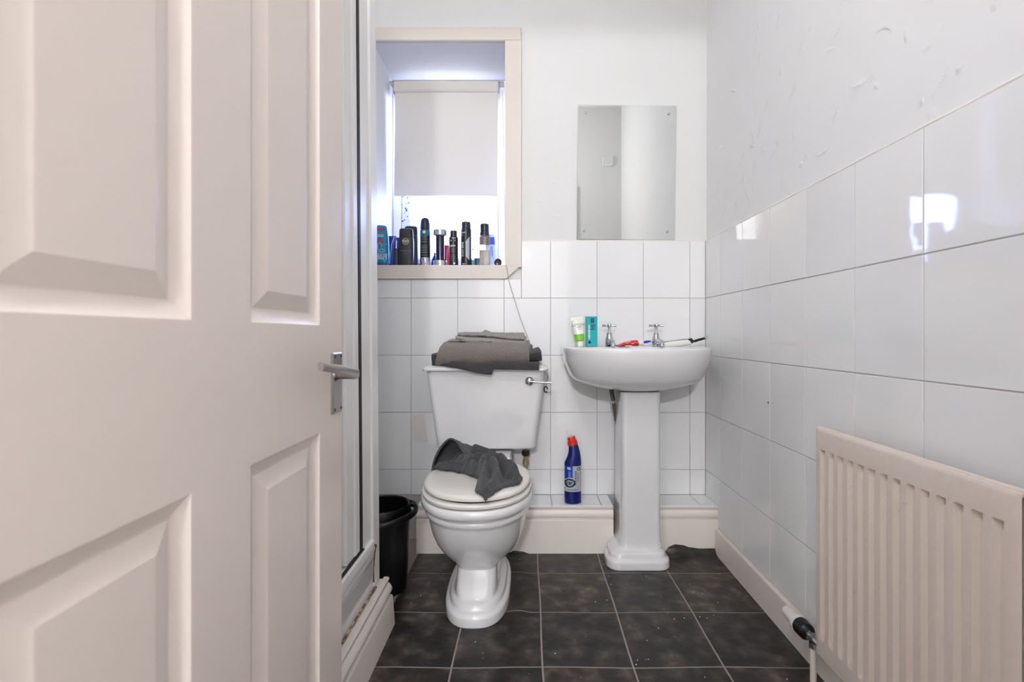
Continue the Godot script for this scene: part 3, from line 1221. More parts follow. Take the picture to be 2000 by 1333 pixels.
func toilet() -> void:
	var c := Vector3(-0.163, 0, -1.6)
	var o := thing("toilet", "white traditional close coupled toilet with its lid closed", "toilet", c)
	var b := MB.new()
	# [height, half width, front z, back z, squareness]
	var prof := [
		[0.0, 0.104, -1.436, -1.885, 2.7], [0.004, 0.1065, -1.433, -1.888, 2.7], [0.026, 0.1065, -1.433, -1.888, 2.7], [0.033, 0.1045, -1.4365, -1.886, 2.7], [0.0375, 0.099, -1.443, -1.882, 2.7],
		[0.0395, 0.095, -1.449, -1.878, 2.7], [0.041, 0.0935, -1.452, -1.877, 2.7], [0.049, 0.092, -1.455, -1.876, 2.7], [0.055, 0.089, -1.461, -1.875, 2.8], [0.0585, 0.083, -1.469, -1.872, 3.0], [0.0605, 0.078, -1.475, -1.87, 3.3], [0.066, 0.0725, -1.481, -1.868, 3.8],
		[0.076, 0.0695, -1.488, -1.866, 4.8], [0.09, 0.067, -1.499, -1.865, 5.6], [0.108, 0.066, -1.513, -1.865, 5.8], [0.122, 0.066, -1.523, -1.865, 5.0], [0.13, 0.068, -1.527, -1.865, 4.0],
		[0.14, 0.074, -1.524, -1.864, 3.2], [0.152, 0.089, -1.512, -1.862, 2.7], [0.168, 0.107, -1.493, -1.86, 2.4], [0.19, 0.126, -1.468, -1.857, 2.25], [0.215, 0.1405, -1.445, -1.853, 2.2], [0.245, 0.1515, -1.425, -1.848, 2.2],
		[0.275, 0.158, -1.411, -1.843, 2.2], [0.3, 0.1625, -1.402, -1.838, 2.2], [0.308, 0.165, -1.399, -1.837, 2.2], [0.313, 0.1695, -1.394, -1.835, 2.2], [0.319, 0.1725, -1.391, -1.833, 2.2], [0.325, 0.172, -1.391, -1.833, 2.2], [0.3285, 0.1695, -1.393, -1.833, 2.2], [0.331, 0.1695, -1.392, -1.833, 2.2],
		[0.336, 0.1745, -1.383, -1.83, 2.2], [0.342, 0.1795, -1.374, -1.828, 2.2], [0.349, 0.183, -1.368, -1.826, 2.2], [0.358, 0.1845, -1.3655, -1.825, 2.2], [0.366, 0.1835, -1.3665, -1.826, 2.2], [0.3715, 0.1795, -1.371, -1.83, 2.2], [0.3735, 0.17, -1.382, -1.838, 2.2],
	]
	var rings := []
	for p in prof:
		var cz: float = -1.615 if p[0] > 0.13 else -1.66
		rings.push_back(oval(0.0, p[0], cz - c.z, p[1], p[2] - cz, cz - p[3], p[4], 56))
	b.loft(rings)
	part("pan", b, M.ceramic, o, 40.0)
	b = MB.new()
	rings = []
	for p in [[0.18, 0.075, 0.02], [0.26, 0.092, 0.02], [0.33, 0.1, 0.018], [0.4, 0.101, 0.018], [0.41, 0.1005, 0.018], [0.414, 0.098, 0.018], [0.416, 0.094, 0.016]]:
		var hz: float = 0.125 if p[0] < 0.405 else (0.125 - (p[0] - 0.405))
		rings.push_back(slab(0.0, p[0], -1.925 - c.z, p[1], hz, p[2]))
	b.loft(rings)
	part("rear_deck", b, M.ceramic, o, 40.0)
	# seat ring and lid
	b = MB.new()
	rings = []
	for p in [[0.3755, 0.172, -1.379, -1.80], [0.377, 0.1765, -1.3735, -1.805], [0.385, 0.1785, -1.371, -1.807], [0.3885, 0.1765, -1.3735, -1.805], [0.3895, 0.172, -1.379, -1.80], [0.3895, 0.12, -1.43, -1.75], [0.3755, 0.12, -1.43, -1.75]]:
		rings.push_back(oval(0.0, p[0], -1.6 - c.z, p[1], p[2] + 1.6, -1.6 - p[3], 2.2, 56))
	b.loft(rings, false, false)
	part("seat", b, M.seat, o, 45.0)
	b = MB.new()
	rings = []
	for p in [[0.3945, 0.166, -1.392, -1.808], [0.3955, 0.1705, -1.3865, -1.812], [0.401, 0.1735, -1.383, -1.815], [0.4065, 0.1725, -1.384, -1.814], [0.4105, 0.1675, -1.39, -1.81], [0.4125, 0.158, -1.40, -1.80], [0.4135, 0.12, -1.44, -1.77], [0.4142, 0.05, -1.53, -1.68]]:
		rings.push_back(oval(0.0, p[0], -1.6 - c.z, p[1], p[2] + 1.6, -1.6 - p[3], 2.15, 56))
	b.loft(rings)
	part("lid", b, M.seat, o, 45.0)
	for x in [-0.075, 0.075]:
		b = MB.new()
		b.lathe(Vector3(x, 0.40, -1.815 - c.z), [[0.0, -0.018], [0.009, -0.018], [0.009, 0.018], [0.0, 0.018]], 16, Vector3.RIGHT)
		part("hinge", b, M.chrome, o)
	b = MB.new()
	var arc := []
	for k in 21:
		var a := deg_to_rad(lerpf(197.0, 308.0, k / 20.0))
		arc.push_back(Vector3(cos(a) * 0.164, 0.392, -sin(a) * 0.2105 - 0.004))
	b.tube(arc, 0.0026, 6)
	part("rubber_strip", b, M.black, o)
	# cistern
	b = MB.new()
	rings = []
	for p in [[0.421, 0.178, 0.066, 0.02], [0.4225, 0.1865, 0.0755, 0.022], [0.428, 0.193, 0.082, 0.024], [0.438, 0.1955, 0.0845, 0.024], [0.5, 0.2035, 0.0865, 0.024], [0.6, 0.2165, 0.0895, 0.024], [0.7, 0.2295, 0.0925, 0.024], [0.738, 0.2335, 0.0935, 0.024]]:
		rings.push_back(slab(0.0, p[0], -2.062 + p[2] - c.z, p[1], p[2], p[3], 6))
	b.loft(rings)
	part("cistern", b, M.ceramic, o, 40.0)
	b = MB.new()
	rings = []
	for p in [[0.7365, 0.240, 0.1005, 0.018], [0.7375, 0.2435, 0.103, 0.02], [0.7405, 0.245, 0.104, 0.021], [0.7455, 0.245, 0.104, 0.021], [0.7485, 0.2435, 0.103, 0.02], [0.751, 0.239, 0.100, 0.018], [0.7565, 0.229, 0.094, 0.016], [0.7585, 0.224, 0.0905, 0.015], [0.759, 0.217, 0.086, 0.013]]:
		rings.push_back(slab(0.0, p[0], -2.062 + p[2] - c.z, p[1], p[2], p[3], 6))
	b.loft(rings)
	part("cistern_lid", b, M.ceramic, o, 40.0)
	# flush lever
	b = MB.new()
	b.lathe(Vector3(0.171, 0.697, -1.873 - c.z), [[0.0, -0.006], [0.017, -0.006], [0.017, 0.004], [0.0155, 0.008], [0.011, 0.0115], [0.0, 0.013]], 24, Vector3.BACK)
	var fl := part("flush_lever", b, M.chrome, o, 40.0)
	b = MB.new()
	b.tube([Vector3(0.171, 0.697, -1.8625 - c.z), Vector3(0.2, 0.695, -1.858 - c.z), Vector3(0.23, 0.693, -1.857 - c.z), Vector3(0.2545, 0.6915, -1.857 - c.z)], [0.0042, 0.0034, 0.0034, 0.0048], 10)
	part("lever_arm", b, M.chrome, fl, 60.0)
	# water feed under the right of the cistern
	var v := thing("feed_pipe", "brass water feed with a dark nut under the cistern's right end", "pipe", P(1027, 915, 2.0) * Vector3(1, 0, 1) + Vector3(0, 0.19, 0))
	var y0: float = 0.19
	b = MB.new()
	b.tube([Vector3(0, 0.0, 0), Vector3(0, 0.235, 0)], 0.006, 12)
	part("pipe", b, M.brass, v)
	b = MB.new()
	b.lathe(Vector3(0, 0.186, 0), [[0.0, 0.0], [0.015, 0.0], [0.016, 0.003], [0.016, 0.019], [0.0, 0.019]], 12)
	part("nut", b, M.iron, v, 20.0)
	b = MB.new()
	b.lathe(Vector3(0, 0.132, 0), [[0.0, 0.0], [0.009, 0.0], [0.0095, 0.012], [0.013, 0.015], [0.013, 0.034], [0.0095, 0.037], [0.009, 0.05], [0.0, 0.05]], 14)
	b.lathe(Vector3(0, 0.156, 0.01), [[0.0, 0.0], [0.005, 0.0], [0.005, 0.008], [0.0, 0.008]], 10, Vector3.BACK)
	part("valve", b, M.brass_pale, v, 30.0)
	y0 += 0.0


func tap(label: String, at: Vector3, yaw: float) -> void:
	var o := thing("tap", label, "tap", at, "")
	o.rotation.y = yaw
	var b := MB.new()
	b.lathe(Vector3.ZERO, [[0.0, 0.0], [0.0165, 0.0], [0.017, 0.002], [0.0155, 0.005], [0.0165, 0.010], [0.0168, 0.02], [0.0155, 0.03], [0.0125, 0.041], [0.0105, 0.048], [0.0112, 0.05], [0.0112, 0.0535], [0.0085, 0.055], [0.0, 0.055]], 20)
	part("body", b, M.chrome, o, 40.0)
	b = MB.new()
	b.tube([Vector3(0, 0.018, 0.005), Vector3(0, 0.021, 0.03), Vector3(0, 0.021, 0.055), Vector3(0, 0.0185, 0.073), Vector3(0, 0.010, 0.083), Vector3(0, 0.002, 0.085)], [0.0125, 0.0115, 0.0105, 0.0105, 0.0102, 0.0098], 14)
	part("spout", b, M.chrome, o, 60.0)
	b = MB.new()
	b.lathe(Vector3(0, 0.054, 0), [[0.0, 0.0], [0.0062, 0.0], [0.0055, 0.01], [0.0052, 0.022], [0.007, 0.026], [0.0, 0.026]], 14)
	part("stem", b, M.chrome, o, 40.0)
	b = MB.new()
	b.lathe(Vector3(0, 0.079, 0), [[0.0, 0.0], [0.0085, 0.0], [0.0095, 0.003], [0.0095, 0.010], [0.0075, 0.0135], [0.0, 0.0145]], 16)
	for k in 4:
		var a := PI / 2 * k + 0.12
		var d := Vector3(cos(a), 0, sin(a))
		b.tube([Vector3(0, 0.085, 0) + d * 0.006, Vector3(0, 0.085, 0) + d * 0.016, Vector3(0, 0.085, 0) + d * 0.022, Vector3(0, 0.085, 0) + d * 0.028, Vector3(0, 0.085, 0) + d * 0.0295], [0.0042, 0.004, 0.0052, 0.0056, 0.003], 10)
	part("cross_handle", b, M.chrome, o, 50.0)


func basin() -> void:
	var c := Vector3(0.422, 0, -1.95)
	var o := thing("basin", "white ceramic wash basin on the wall beside the toilet", "basin", c)
	var b := MB.new()
	var rings := []
	# outside, from the waste upwards, then over the rim and down into the bowl: [height, half width, front z, back z, squareness]
	for p in [
		[0.664, 0.05, -1.86, -2.0, 2.0], [0.6645, 0.09, -1.81, -2.045, 2.1], [0.668, 0.125, -1.785, -2.055, 2.2], [0.676, 0.166, -1.755, -2.06, 2.25], [0.687, 0.203, -1.727, -2.062, 2.3], [0.699, 0.232, -1.702, -2.063, 2.35], [0.706, 0.243, -1.692, -2.063, 2.35], [0.72, 0.253, -1.68, -2.063, 2.4],
		[0.742, 0.261, -1.666, -2.063, 2.4], [0.765, 0.272, -1.653, -2.063, 2.4], [0.79, 0.279, -1.645, -2.063, 2.4], [0.81, 0.282, -1.6415, -2.063, 2.4], [0.821, 0.2825, -1.6405, -2.063, 2.4], [0.8275, 0.281, -1.6425, -2.063, 2.4], [0.8305, 0.2775, -1.647, -2.062, 2.4],
		[0.8305, 0.266, -1.66, -2.058, 2.4],
	]:
		rings.push_back(oval(0.0, p[0], -1.9 - c.z, p[1], p[2] + 1.9, -1.9 - p[3], p[4], 64, 9.0))
	for p in [[0.829, 0.240, -1.676, -1.917, 2.3], [0.822, 0.232, -1.684, -1.912, 2.3], [0.79, 0.215, -1.70, -1.90, 2.2], [0.74, 0.175, -1.73, -1.88, 2.1], [0.705, 0.115, -1.765, -1.86, 2.0], [0.692, 0.03, -1.80, -1.83, 2.0]]:
		rings.push_back(oval(0.0, p[0], -1.81 - c.z, p[1], p[2] + 1.81, -1.81 - p[3], p[4], 64))
	b.loft(rings)
	part("bowl", b, M.ceramic, o, 50.0)
	b = MB.new()
	b.lathe(Vector3(0, 0.6925, -1.815 - c.z), [[0.0, 0.0], [0.022, 0.0], [0.021, 0.003], [0.0, 0.003]], 20)
	part("waste", b, M.chrome, o)
	# pedestal
	var q := Vector3(0.4255, 0, -1.88)
	var e := thing("basin_pedestal", "white ceramic pedestal with a stepped foot under the basin", "pedestal", q)
	b = MB.new()
	rings = []
	for p in [[0.0, 0.118, 0.112, 0.045], [0.003, 0.1205, 0.1145, 0.047], [0.024, 0.1205, 0.1145, 0.047], [0.031, 0.1185, 0.1125, 0.046], [0.0355, 0.112, 0.107, 0.043], [0.0375, 0.1085, 0.1035, 0.041], [0.04, 0.107, 0.102, 0.04], [0.05, 0.1055, 0.1005, 0.04], [0.056, 0.1015, 0.097, 0.038], [0.0595, 0.0945, 0.091, 0.035], [0.063, 0.089, 0.0855, 0.031], [0.072, 0.083, 0.0795, 0.027], [0.088, 0.0785, 0.0765, 0.024], [0.12, 0.076, 0.075, 0.022], [0.3, 0.0745, 0.0735, 0.021], [0.6, 0.0745, 0.0735, 0.021], [0.659, 0.076, 0.0745, 0.021], [0.6605, 0.073, 0.0725, 0.019]]:
		var back := -1.99 if p[0] > 0.07 else -1.93
		var front: float = -1.90 + p[2]
		rings.push_back(slab(-0.006 if p[0] < 0.07 else 0.008, p[0], (front + back) / 2 - q.z, p[1], (front - back) / 2, p[3], 6))
	b.loft(rings)
	part("column", b, M.ceramic, e, 40.0)
	tap("chrome cross head tap at the left of the basin beside the turquoise box", P(1190, 677.5, 1.972) * Vector3(1, 0, 1) + Vector3(0, 0.8300, 0), 0.0)
	tap("chrome cross head tap at the right of the basin beside the electric toothbrush", P(1281.5, 677.5, 1.972) * Vector3(1, 0, 1) + Vector3(0, 0.8300, 0), 0.0)
	# flexible hose left of the pedestal
	var s := thing("supply_hose", "dark braided water hose hanging under the basin left of the pedestal", "hose", P(1206, 845, 1.96))
	b = MB.new()
	var pts := []
	for p in [[1193, 758], [1197, 778], [1201, 800], [1204.5, 822]]:
		pts.push_back(P(p[0], p[1], 1.96) - s.position)
	b.tube(pts, 0.0085, 10)
	part("braided_hose", b, M.hose, s)
	b = MB.new()
	b.tube([P(1204.5, 822, 1.96) - s.position, P(1205.5, 829, 1.96) - s.position], 0.0095, 6)
	part("hose_nut", b, M.chrome, s, 20.0)
	b = MB.new()
	b.tube([P(1198, 783, 1.96) - s.position, P(1199, 788, 1.96) - s.position], 0.0095, 8)
	part("hose_nut", b, M.chrome, s, 20.0)
	b = MB.new()
	b.tube([P(1205.5, 829, 1.96) - s.position, P(1206.5, 842, 1.96) - s.position], 0.0062, 10)
	part("copper_end", b, M.brass, s)
	b = MB.new()
	b.tube([P(1206.5, 842, 1.96) - s.position, P(1208, 866, 1.97) - s.position, P(1208.5, 960, 1.975) - s.position], [0.0052, 0.0042, 0.0042], 10)
	part("grey_tail", b, M.iron, s)


func bin() -> void:
	var o := thing("waste_bin", "black plastic waste bin with a raised carrying handle beside the shower", "bin", Vector3(-0.508, 0.0, -1.672))
	var b := MB.new()
	b.lathe(Vector3.ZERO, [[0.0, 0.0], [0.084, 0.0], [0.087, 0.003], [0.1, 0.245], [0.1035, 0.248], [0.1045, 0.254], [0.1, 0.258], [0.0975, 0.262], [0.0965, 0.287], [0.0935, 0.2905], [0.090, 0.287], [0.087, 0.25], [0.081, 0.012], [0.0, 0.010]], 40)
	part("bucket", b, M.black, o, 40.0)
	b = MB.new()
	var rings := []
	for k in 31:
		var a := lerpf(-PI * 0.62, PI * 0.62, k / 30.0)
		# handle lies tilted: low at the front left, lifted at the right end
		var p := Vector3(cos(a) * 0.121, 0.262 + 0.0 * a, sin(a) * 0.121)
		p.y = 0.232 + 0.035 * (p.x / 0.121 * 0.5 + 0.5)
		var rad := Vector3(cos(a), 0, sin(a))
		var ring := PackedVector3Array()
		for j in 12:
			var g := TAU * j / 12
			ring.push_back(p + rad * (cos(g) * 0.006) + Vector3.UP * (signf(sin(g)) * pow(absf(sin(g)), 0.6) * 0.012))
		rings.push_back(ring)
	b.loft(rings)
	part("handle", b, M.black, o, 50.0)
	for s in [-1.0, 1.0]:
		b = MB.new()
		b.lathe(Vector3(-0.03, 0.245, s * 0.098), [[0.0, -0.01], [0.014, -0.01], [0.016, 0.0], [0.014, 0.02], [0.0, 0.02]], 16, Vector3(0, 0, s))
		part("handle_boss", b, M.black, o)
	b = MB.new()
	var loop := []
	for k in 13:
		var a := TAU * k / 12.0
		loop.push_back(Vector3(0.112 + 0.011 * cos(a), 0.276 + 0.021 * sin(a), 0.012))
	b.tube(loop, 0.0045, 8)
	part("handle_grip", b, M.black, o, 60.0)


# A folded cloth: the folded sheet's middle line in (z, y), given thickness and carried from x0 to x1 with a little unevenness.
func folded(b: MB, line: Array, thick: float, x0: float, x1: float, sway: Callable, steps := 40) -> void:
	var n := line.size()
	var rings := []
	for k in steps + 1:
		var f := float(k) / steps
		var x := lerpf(x0, x1, f)
		var ring := PackedVector3Array()
		var low := PackedVector3Array()
		for i in n:
			var p: Vector2 = line[i]
			var t: Vector2 = (line[mini(i + 1, n - 1)] - line[maxi(i - 1, 0)]).normalized()
			var nrm := Vector2(-t.y, t.x)
			var th := thick * (0.5 if i > 0 and i < n - 1 else 0.32)
			var o: Vector3 = sway.call(f, float(i) / (n - 1), p)
			ring.push_back(Vector3(x + o.x, p.y + nrm.y * th + o.y, p.x + nrm.x * th + o.z))
			low.push_back(Vector3(x + o.x, p.y - nrm.y * th + o.y, p.x - nrm.x * th + o.z))
		low.reverse()
		ring.append_array(low)
		rings.push_back(ring)
	b.loft(rings, false, false)
	# end faces, strip by strip
	for e in [0, steps]:
		var r: PackedVector3Array = rings[e]
		var s := b.v.size()
		for i in n - 1:
			b.quad(r[i], r[i + 1], r[2 * n - 2 - i], r[2 * n - 1 - i])
		flip_to(b, s, Vector3.LEFT if e == 0 else Vector3.RIGHT)


func curve(pts: Array, n := 40) -> Array:       # smooth polyline through points
	var c := Curve2D.new()
	for i in pts.size():
		var a: Vector2 = pts[maxi(i - 1, 0)]
		var d: Vector2 = pts[mini(i + 1, pts.size() - 1)]
		var p: Vector2 = pts[i]
		var t := (d - a).normalized()
		c.add_point(p, -t * (p - a).length() * 0.33, t * (d - p).length() * 0.33)
	var r := []
	for k in n + 1:
		r.push_back(c.sample_baked(c.get_baked_length() * k / n, true))
	return r


func towels() -> void:
	var n := FastNoiseLite.new()
	n.frequency = 3.0
	n.fractal_octaves = 2
	n.seed = 8
	var top := 0.759
	# dark towel at the bottom, its front edge hanging over the cistern lid
	var o := thing("folded_towel", "dark grey towel at the bottom of the folded stack, hanging over the cistern's front edge", "towel", Vector3(-0.16, top, -1.94), "towels folded on the cistern")
	var b := MB.new()
	var line := curve([Vector2(-0.10, 0.007), Vector2(-0.02, 0.007), Vector2(0.075, 0.007), Vector2(0.098, 0.003), Vector2(0.1055, -0.012), Vector2(0.107, -0.026)], 36)
	folded(b, line, 0.008, -0.212, 0.205, func(f: float, s: float, p: Vector2) -> Vector3:
		var e := smoothstep(0.62, 1.0, s)
		var hang := 0.0
		if f < 0.58:
			hang = lerpf(0.024, -0.008, smoothstep(0.12, 0.56, f))
		else:
			hang = 0.012 - 0.006 * (f - 0.58)
		var z := -0.045 * e * (1.0 - smoothstep(0.0, 0.3, f))
		return Vector3(0.0, maxf(hang * e, -p.y + 0.005) if p.y > 0.002 else hang * e, z + 0.003 * n.get_noise_2d(f * 3.0, s * 2.0)), 60)
	part("cloth", b, M.towel_dark, o, 50.0)
	b = MB.new()      # folded corner at the right end, and the edge showing at the left
	folded(b, curve([Vector2(-0.09, 0.012), Vector2(0.03, 0.014), Vector2(0.062, 0.02), Vector2(0.07, 0.03), Vector2(0.055, 0.04), Vector2(-0.06, 0.042)], 24), 0.011, 0.15, 0.213, func(f: float, s: float, _p: Vector2) -> Vector3:
		return Vector3(0.006 * sin(s * 5.0), 0.022 * f * s, -0.012 * f), 12)
	folded(b, curve([Vector2(-0.08, 0.014), Vector2(0.03, 0.014), Vector2(0.05, 0.024), Vector2(0.04, 0.036), Vector2(-0.06, 0.038)], 24), 0.013, -0.214, -0.12, func(_f: float, s: float, _p: Vector2) -> Vector3:
		return Vector3(0.003 * sin(s * 7.0), 0.0, 0.0), 8)
	part("folded_corner", b, M.towel_dark, o, 50.0)
	# thick taupe towel, folded over towards the front
	o = thing("folded_towel", "thick brown grey bath towel in the middle of the folded stack on the cistern", "towel", Vector3(-0.16, top + 0.014, -1.94), "towels folded on the cistern")
	b = MB.new()
	line = curve([Vector2(-0.085, 0.0115), Vector2(-0.03, 0.0115), Vector2(0.05, 0.011), Vector2(0.08, 0.014), Vector2(0.094, 0.032), Vector2(0.089, 0.054), Vector2(0.066, 0.070), Vector2(0.03, 0.076), Vector2(-0.085, 0.079)], 48)
	folded(b, line, 0.022, -0.204, 0.168, func(f: float, s: float, p: Vector2) -> Vector3:
		var left := 1.0 - smoothstep(0.0, 0.16, f)
		var k := clampf(p.y / 0.08, 0.0, 1.0)
		return Vector3(0.034 * left * k, -0.006 * smoothstep(0.35, 1.0, f) * k - 0.010 * left * k - 0.015 * smoothstep(0.045, 0.075, p.x) * (1.0 - k) * (1.0 - 0.5 * f) - 0.004 * k + 0.0035 * n.get_noise_2d(f * 2.2, s * 2.0), -0.012 * left + 0.005 * n.get_noise_2d(f * 1.6 + 9.0, s * 1.5)), 64)
	part("outer_fold", b, M.towel_taupe, o, 55.0)
	b = MB.new()
	folded(b, curve([Vector2(-0.085, 0.033), Vector2(0.03, 0.033), Vector2(0.047, 0.044), Vector2(0.03, 0.056), Vector2(-0.085, 0.057)], 30), 0.020, -0.166, 0.178, func(f: float, s: float, _p: Vector2) -> Vector3:
		return Vector3(0.003 * sin(s * 9.0), -0.004 * smoothstep(0.35, 1.0, f) + 0.001 * sin(f * 9.0), 0.0), 24)
	part("inner_fold", b, M.towel_taupe, o, 55.0)
	# pale grey towel on top: two thin folds, a rolled hem and a turned-back flap
	o = thing("folded_towel", "pale grey hand towel on top of the folded stack on the cistern", "towel", Vector3(-0.16, top + 0.098, -1.94), "towels folded on the cistern")
	b = MB.new()
	line = curve([Vector2(-0.09, 0.0), Vector2(0.02, 0.0), Vector2(0.06, -0.0055), Vector2(0.066, 0.000), Vector2(0.056, 0.006), Vector2(0.0, 0.0125), Vector2(-0.09, 0.014)], 36)
	folded(b, line, 0.0062, -0.128, 0.156, func(f: float, s: float, p: Vector2) -> Vector3:
		var front := smoothstep(0.0, 0.07, p.x)
		return Vector3(0.016 * s * (1.0 - f), -0.014 * front * smoothstep(0.25, 1.0, f) - 0.004 * f + 0.0022 * n.get_noise_2d(f * 4.0, s * 3.0) + 0.008 * front * (1.0 - smoothstep(0.0, 0.2, f)), 0.004 * sin(f * 6.0)), 56)
	part("lower_fold", b, M.towel_grey, o, 50.0)
	b = MB.new()
	line = curve([Vector2(-0.09, 0.019), Vector2(-0.02, 0.019), Vector2(0.03, 0.0165), Vector2(0.047, 0.0185), Vector2(0.04, 0.0245), Vector2(-0.01, 0.027), Vector2(-0.09, 0.0285)], 36)
	folded(b, line, 0.0052, -0.120, 0.148, func(f: float, s: float, p: Vector2) -> Vector3:
		var front := smoothstep(-0.02, 0.05, p.x)
		var ridge := exp(-pow((f - 0.47 - p.x * 1.4) / 0.035, 2.0))
		return Vector3(0.012 * s * (1.0 - f), -0.014 * front * smoothstep(0.3, 1.0, f) + 0.010 * ridge * smoothstep(0.4, 1.0, s) + 0.003 * n.get_noise_2d(f * 5.0 + 4.0, s * 3.0) - 0.003 * f, 0.0), 56)
	part("upper_fold", b, M.towel_grey, o, 50.0)
	b = MB.new()      # small folded label strip at the left of the hem
	b.box(Vector3(-0.092, -0.003, 0.0695), Vector3(0.024, 0.013, 0.004), 0.0015)
	part("woven_label", b, M.towel_dark, o)
	b = MB.new()
	var hem := []
	for k in 30:
		var f := k / 29.0
		hem.push_back(Vector3(lerpf(-0.145, 0.148, f), lerpf(0.0, -0.024, smoothstep(0.15, 1.0, f)) - 0.003 + 0.0015 * sin(f * 11.0), 0.066 + 0.003 * sin(f * 5.0)))
	b.tube(hem, 0.0042, 8)
	part("hem", b, M.towel_grey, o, 60.0)


func seg_near(p: Vector2, pts: Array) -> Vector2:       # (distance to a polyline, height there); points are (x, depth, height)
	var best := Vector2(9.0, 0.0)
	for i in pts.size() - 1:
		var a := Vector2(pts[i][0], pts[i][1])
		var c := Vector2(pts[i + 1][0], pts[i + 1][1])
		var t := clampf((p - a).dot(c - a) / (c - a).length_squared(), 0.0, 1.0)
		var d := p.distance_to(a.lerp(c, t))
		if d < best.x:
			best = Vector2(d, lerpf(pts[i][2], pts[i + 1][2], t))
	return best


func hand_towel() -> void:
	# crumpled cloth on the toilet lid: creased sheet raised in folds (x, depth, height above the lid)
	var outline := PackedVector2Array([Vector2(-0.322, 1.665), Vector2(-0.30, 1.632), Vector2(-0.262, 1.622), Vector2(-0.222, 1.60), Vector2(-0.185, 1.565), Vector2(-0.158, 1.53), Vector2(-0.152, 1.50), Vector2(-0.158, 1.45), Vector2(-0.147, 1.40), Vector2(-0.125, 1.372), Vector2(-0.104, 1.378), Vector2(-0.085, 1.42), Vector2(-0.07, 1.455), Vector2(-0.045, 1.465), Vector2(-0.02, 1.485), Vector2(-0.012, 1.525), Vector2(-0.028, 1.575), Vector2(-0.06, 1.625), Vector2(-0.092, 1.68), Vector2(-0.10, 1.73), Vector2(-0.16, 1.755), Vector2(-0.235, 1.775), Vector2(-0.29, 1.765), Vector2(-0.325, 1.715)])
	var ridges := [
		[[-0.30, 1.70, 0.012], [-0.25, 1.70, 0.02], [-0.20, 1.67, 0.036], [-0.165, 1.63, 0.046], 0.018],
		[[-0.24, 1.74, 0.03], [-0.15, 1.73, 0.045], [-0.11, 1.71, 0.044], 0.02],
		[[-0.17, 1.618, 0.054], [-0.135, 1.612, 0.06], [-0.105, 1.625, 0.056], [-0.07, 1.605, 0.05], 0.016],
		[[-0.146, 1.60, 0.056], [-0.144, 1.555, 0.062], [-0.134, 1.505, 0.055], [-0.135, 1.45, 0.04], [-0.122, 1.40, 0.018], 0.014],
		[[-0.118, 1.60, 0.054], [-0.104, 1.555, 0.062], [-0.096, 1.52, 0.054], [-0.094, 1.475, 0.036], [-0.105, 1.42, 0.02], 0.012],
		[[-0.085, 1.60, 0.05], [-0.052, 1.56, 0.05], [-0.03, 1.52, 0.041], [-0.026, 1.495, 0.026], 0.010],
		[[-0.30, 1.65, 0.022], [-0.26, 1.642, 0.028], [-0.215, 1.62, 0.034], [-0.178, 1.585, 0.040], [-0.156, 1.55, 0.040], 0.013],
		[[-0.25, 1.695, 0.03], [-0.22, 1.655, 0.042], [-0.19, 1.61, 0.046], 0.011],
		[[-0.19, 1.715, 0.062], [-0.15, 1.69, 0.06], [-0.12, 1.655, 0.054], 0.016],
	]
	var pits := [[-0.285, 1.695, 0.028, 0.016], [-0.262, 1.69, 0.02, 0.014], [-0.068, 1.515, 0.034, 0.012], [-0.08, 1.555, 0.016, 0.010], [-0.12, 1.52, 0.014, 0.009], [-0.205, 1.69, 0.014, 0.012], [-0.225, 1.63, 0.01, 0.012]]
	var n := FastNoiseLite.new()
	n.frequency = 11.0
	n.fractal_octaves = 3
	n.seed = 3
	var lid := 0.4178
	var x0 := -0.335
	var d0 := 1.352
	var st := 0.0034
	var nx := 98
	var ny := 128
	var closed := outline.duplicate()
	closed.push_back(outline[0])
	var hh := []
	var inside := []
	for j in ny + 1:
		var row := PackedFloat32Array()
		var ins := PackedFloat32Array()
		for i in nx + 1:
			var p := Vector2(x0 + st * i, d0 + st * j)
			# wobble the outline a little
			var w := p + Vector2(n.get_noise_2d(p.x * 2.0, p.y * 2.0), n.get_noise_2d(p.x * 2.0 + 5.0, p.y * 2.0)) * 0.006
			var edge := 9.0
			for k in closed.size() - 1:
				edge = minf(edge, w.distance_to(Geometry2D.get_closest_point_to_segment(w, closed[k], closed[k + 1])))
			var sd := edge if Geometry2D.is_point_in_polygon(w, outline) else -edge
			ins.push_back(sd)
			var h := 0.006
			var sum := 0.0
			var top := 0.0
			for r in ridges:
				var near := seg_near(p, r.slice(0, r.size() - 1))
				var q: float = near.x / r[r.size() - 1]
				var g := near.y * exp(-q * q * 0.5)
				top = maxf(top, g)
				sum += pow(g, 5.0)
			h += lerpf(top, pow(sum, 0.2), 0.6)
			for q in pits:
				h -= q[2] * exp(-(p - Vector2(q[0], q[1])).length_squared() / (2.0 * q[3] * q[3]))
			h += n.get_noise_2d(p.x, p.y) * 0.009 * smoothstep(0.0, 0.03, sd)
			h = h * (0.28 + 0.72 * smoothstep(0.0, 0.022, sd)) + 0.004 * exp(-pow((sd - 0.005) / 0.003, 2.0))
			# the tip hangs over the front edge of the lid
			h -= 0.022 * (1.0 - smoothstep(1.368, 1.395, p.y))
			row.push_back(maxf(h, 0.0015 - 0.02 * (1.0 - smoothstep(1.365, 1.38, p.y))))
		hh.push_back(row)
		inside.push_back(ins)
	var o := thing("hand_towel", "crumpled charcoal hand towel lying on the closed toilet lid", "towel", Vector3(-0.163, lid, -1.6))
	var b := MB.new()
	var pt := func(i: int, j: int, lift: float) -> Vector3:
		return Vector3(x0 + st * i, lid + hh[j][i] + lift, -(d0 + st * j)) - o.position
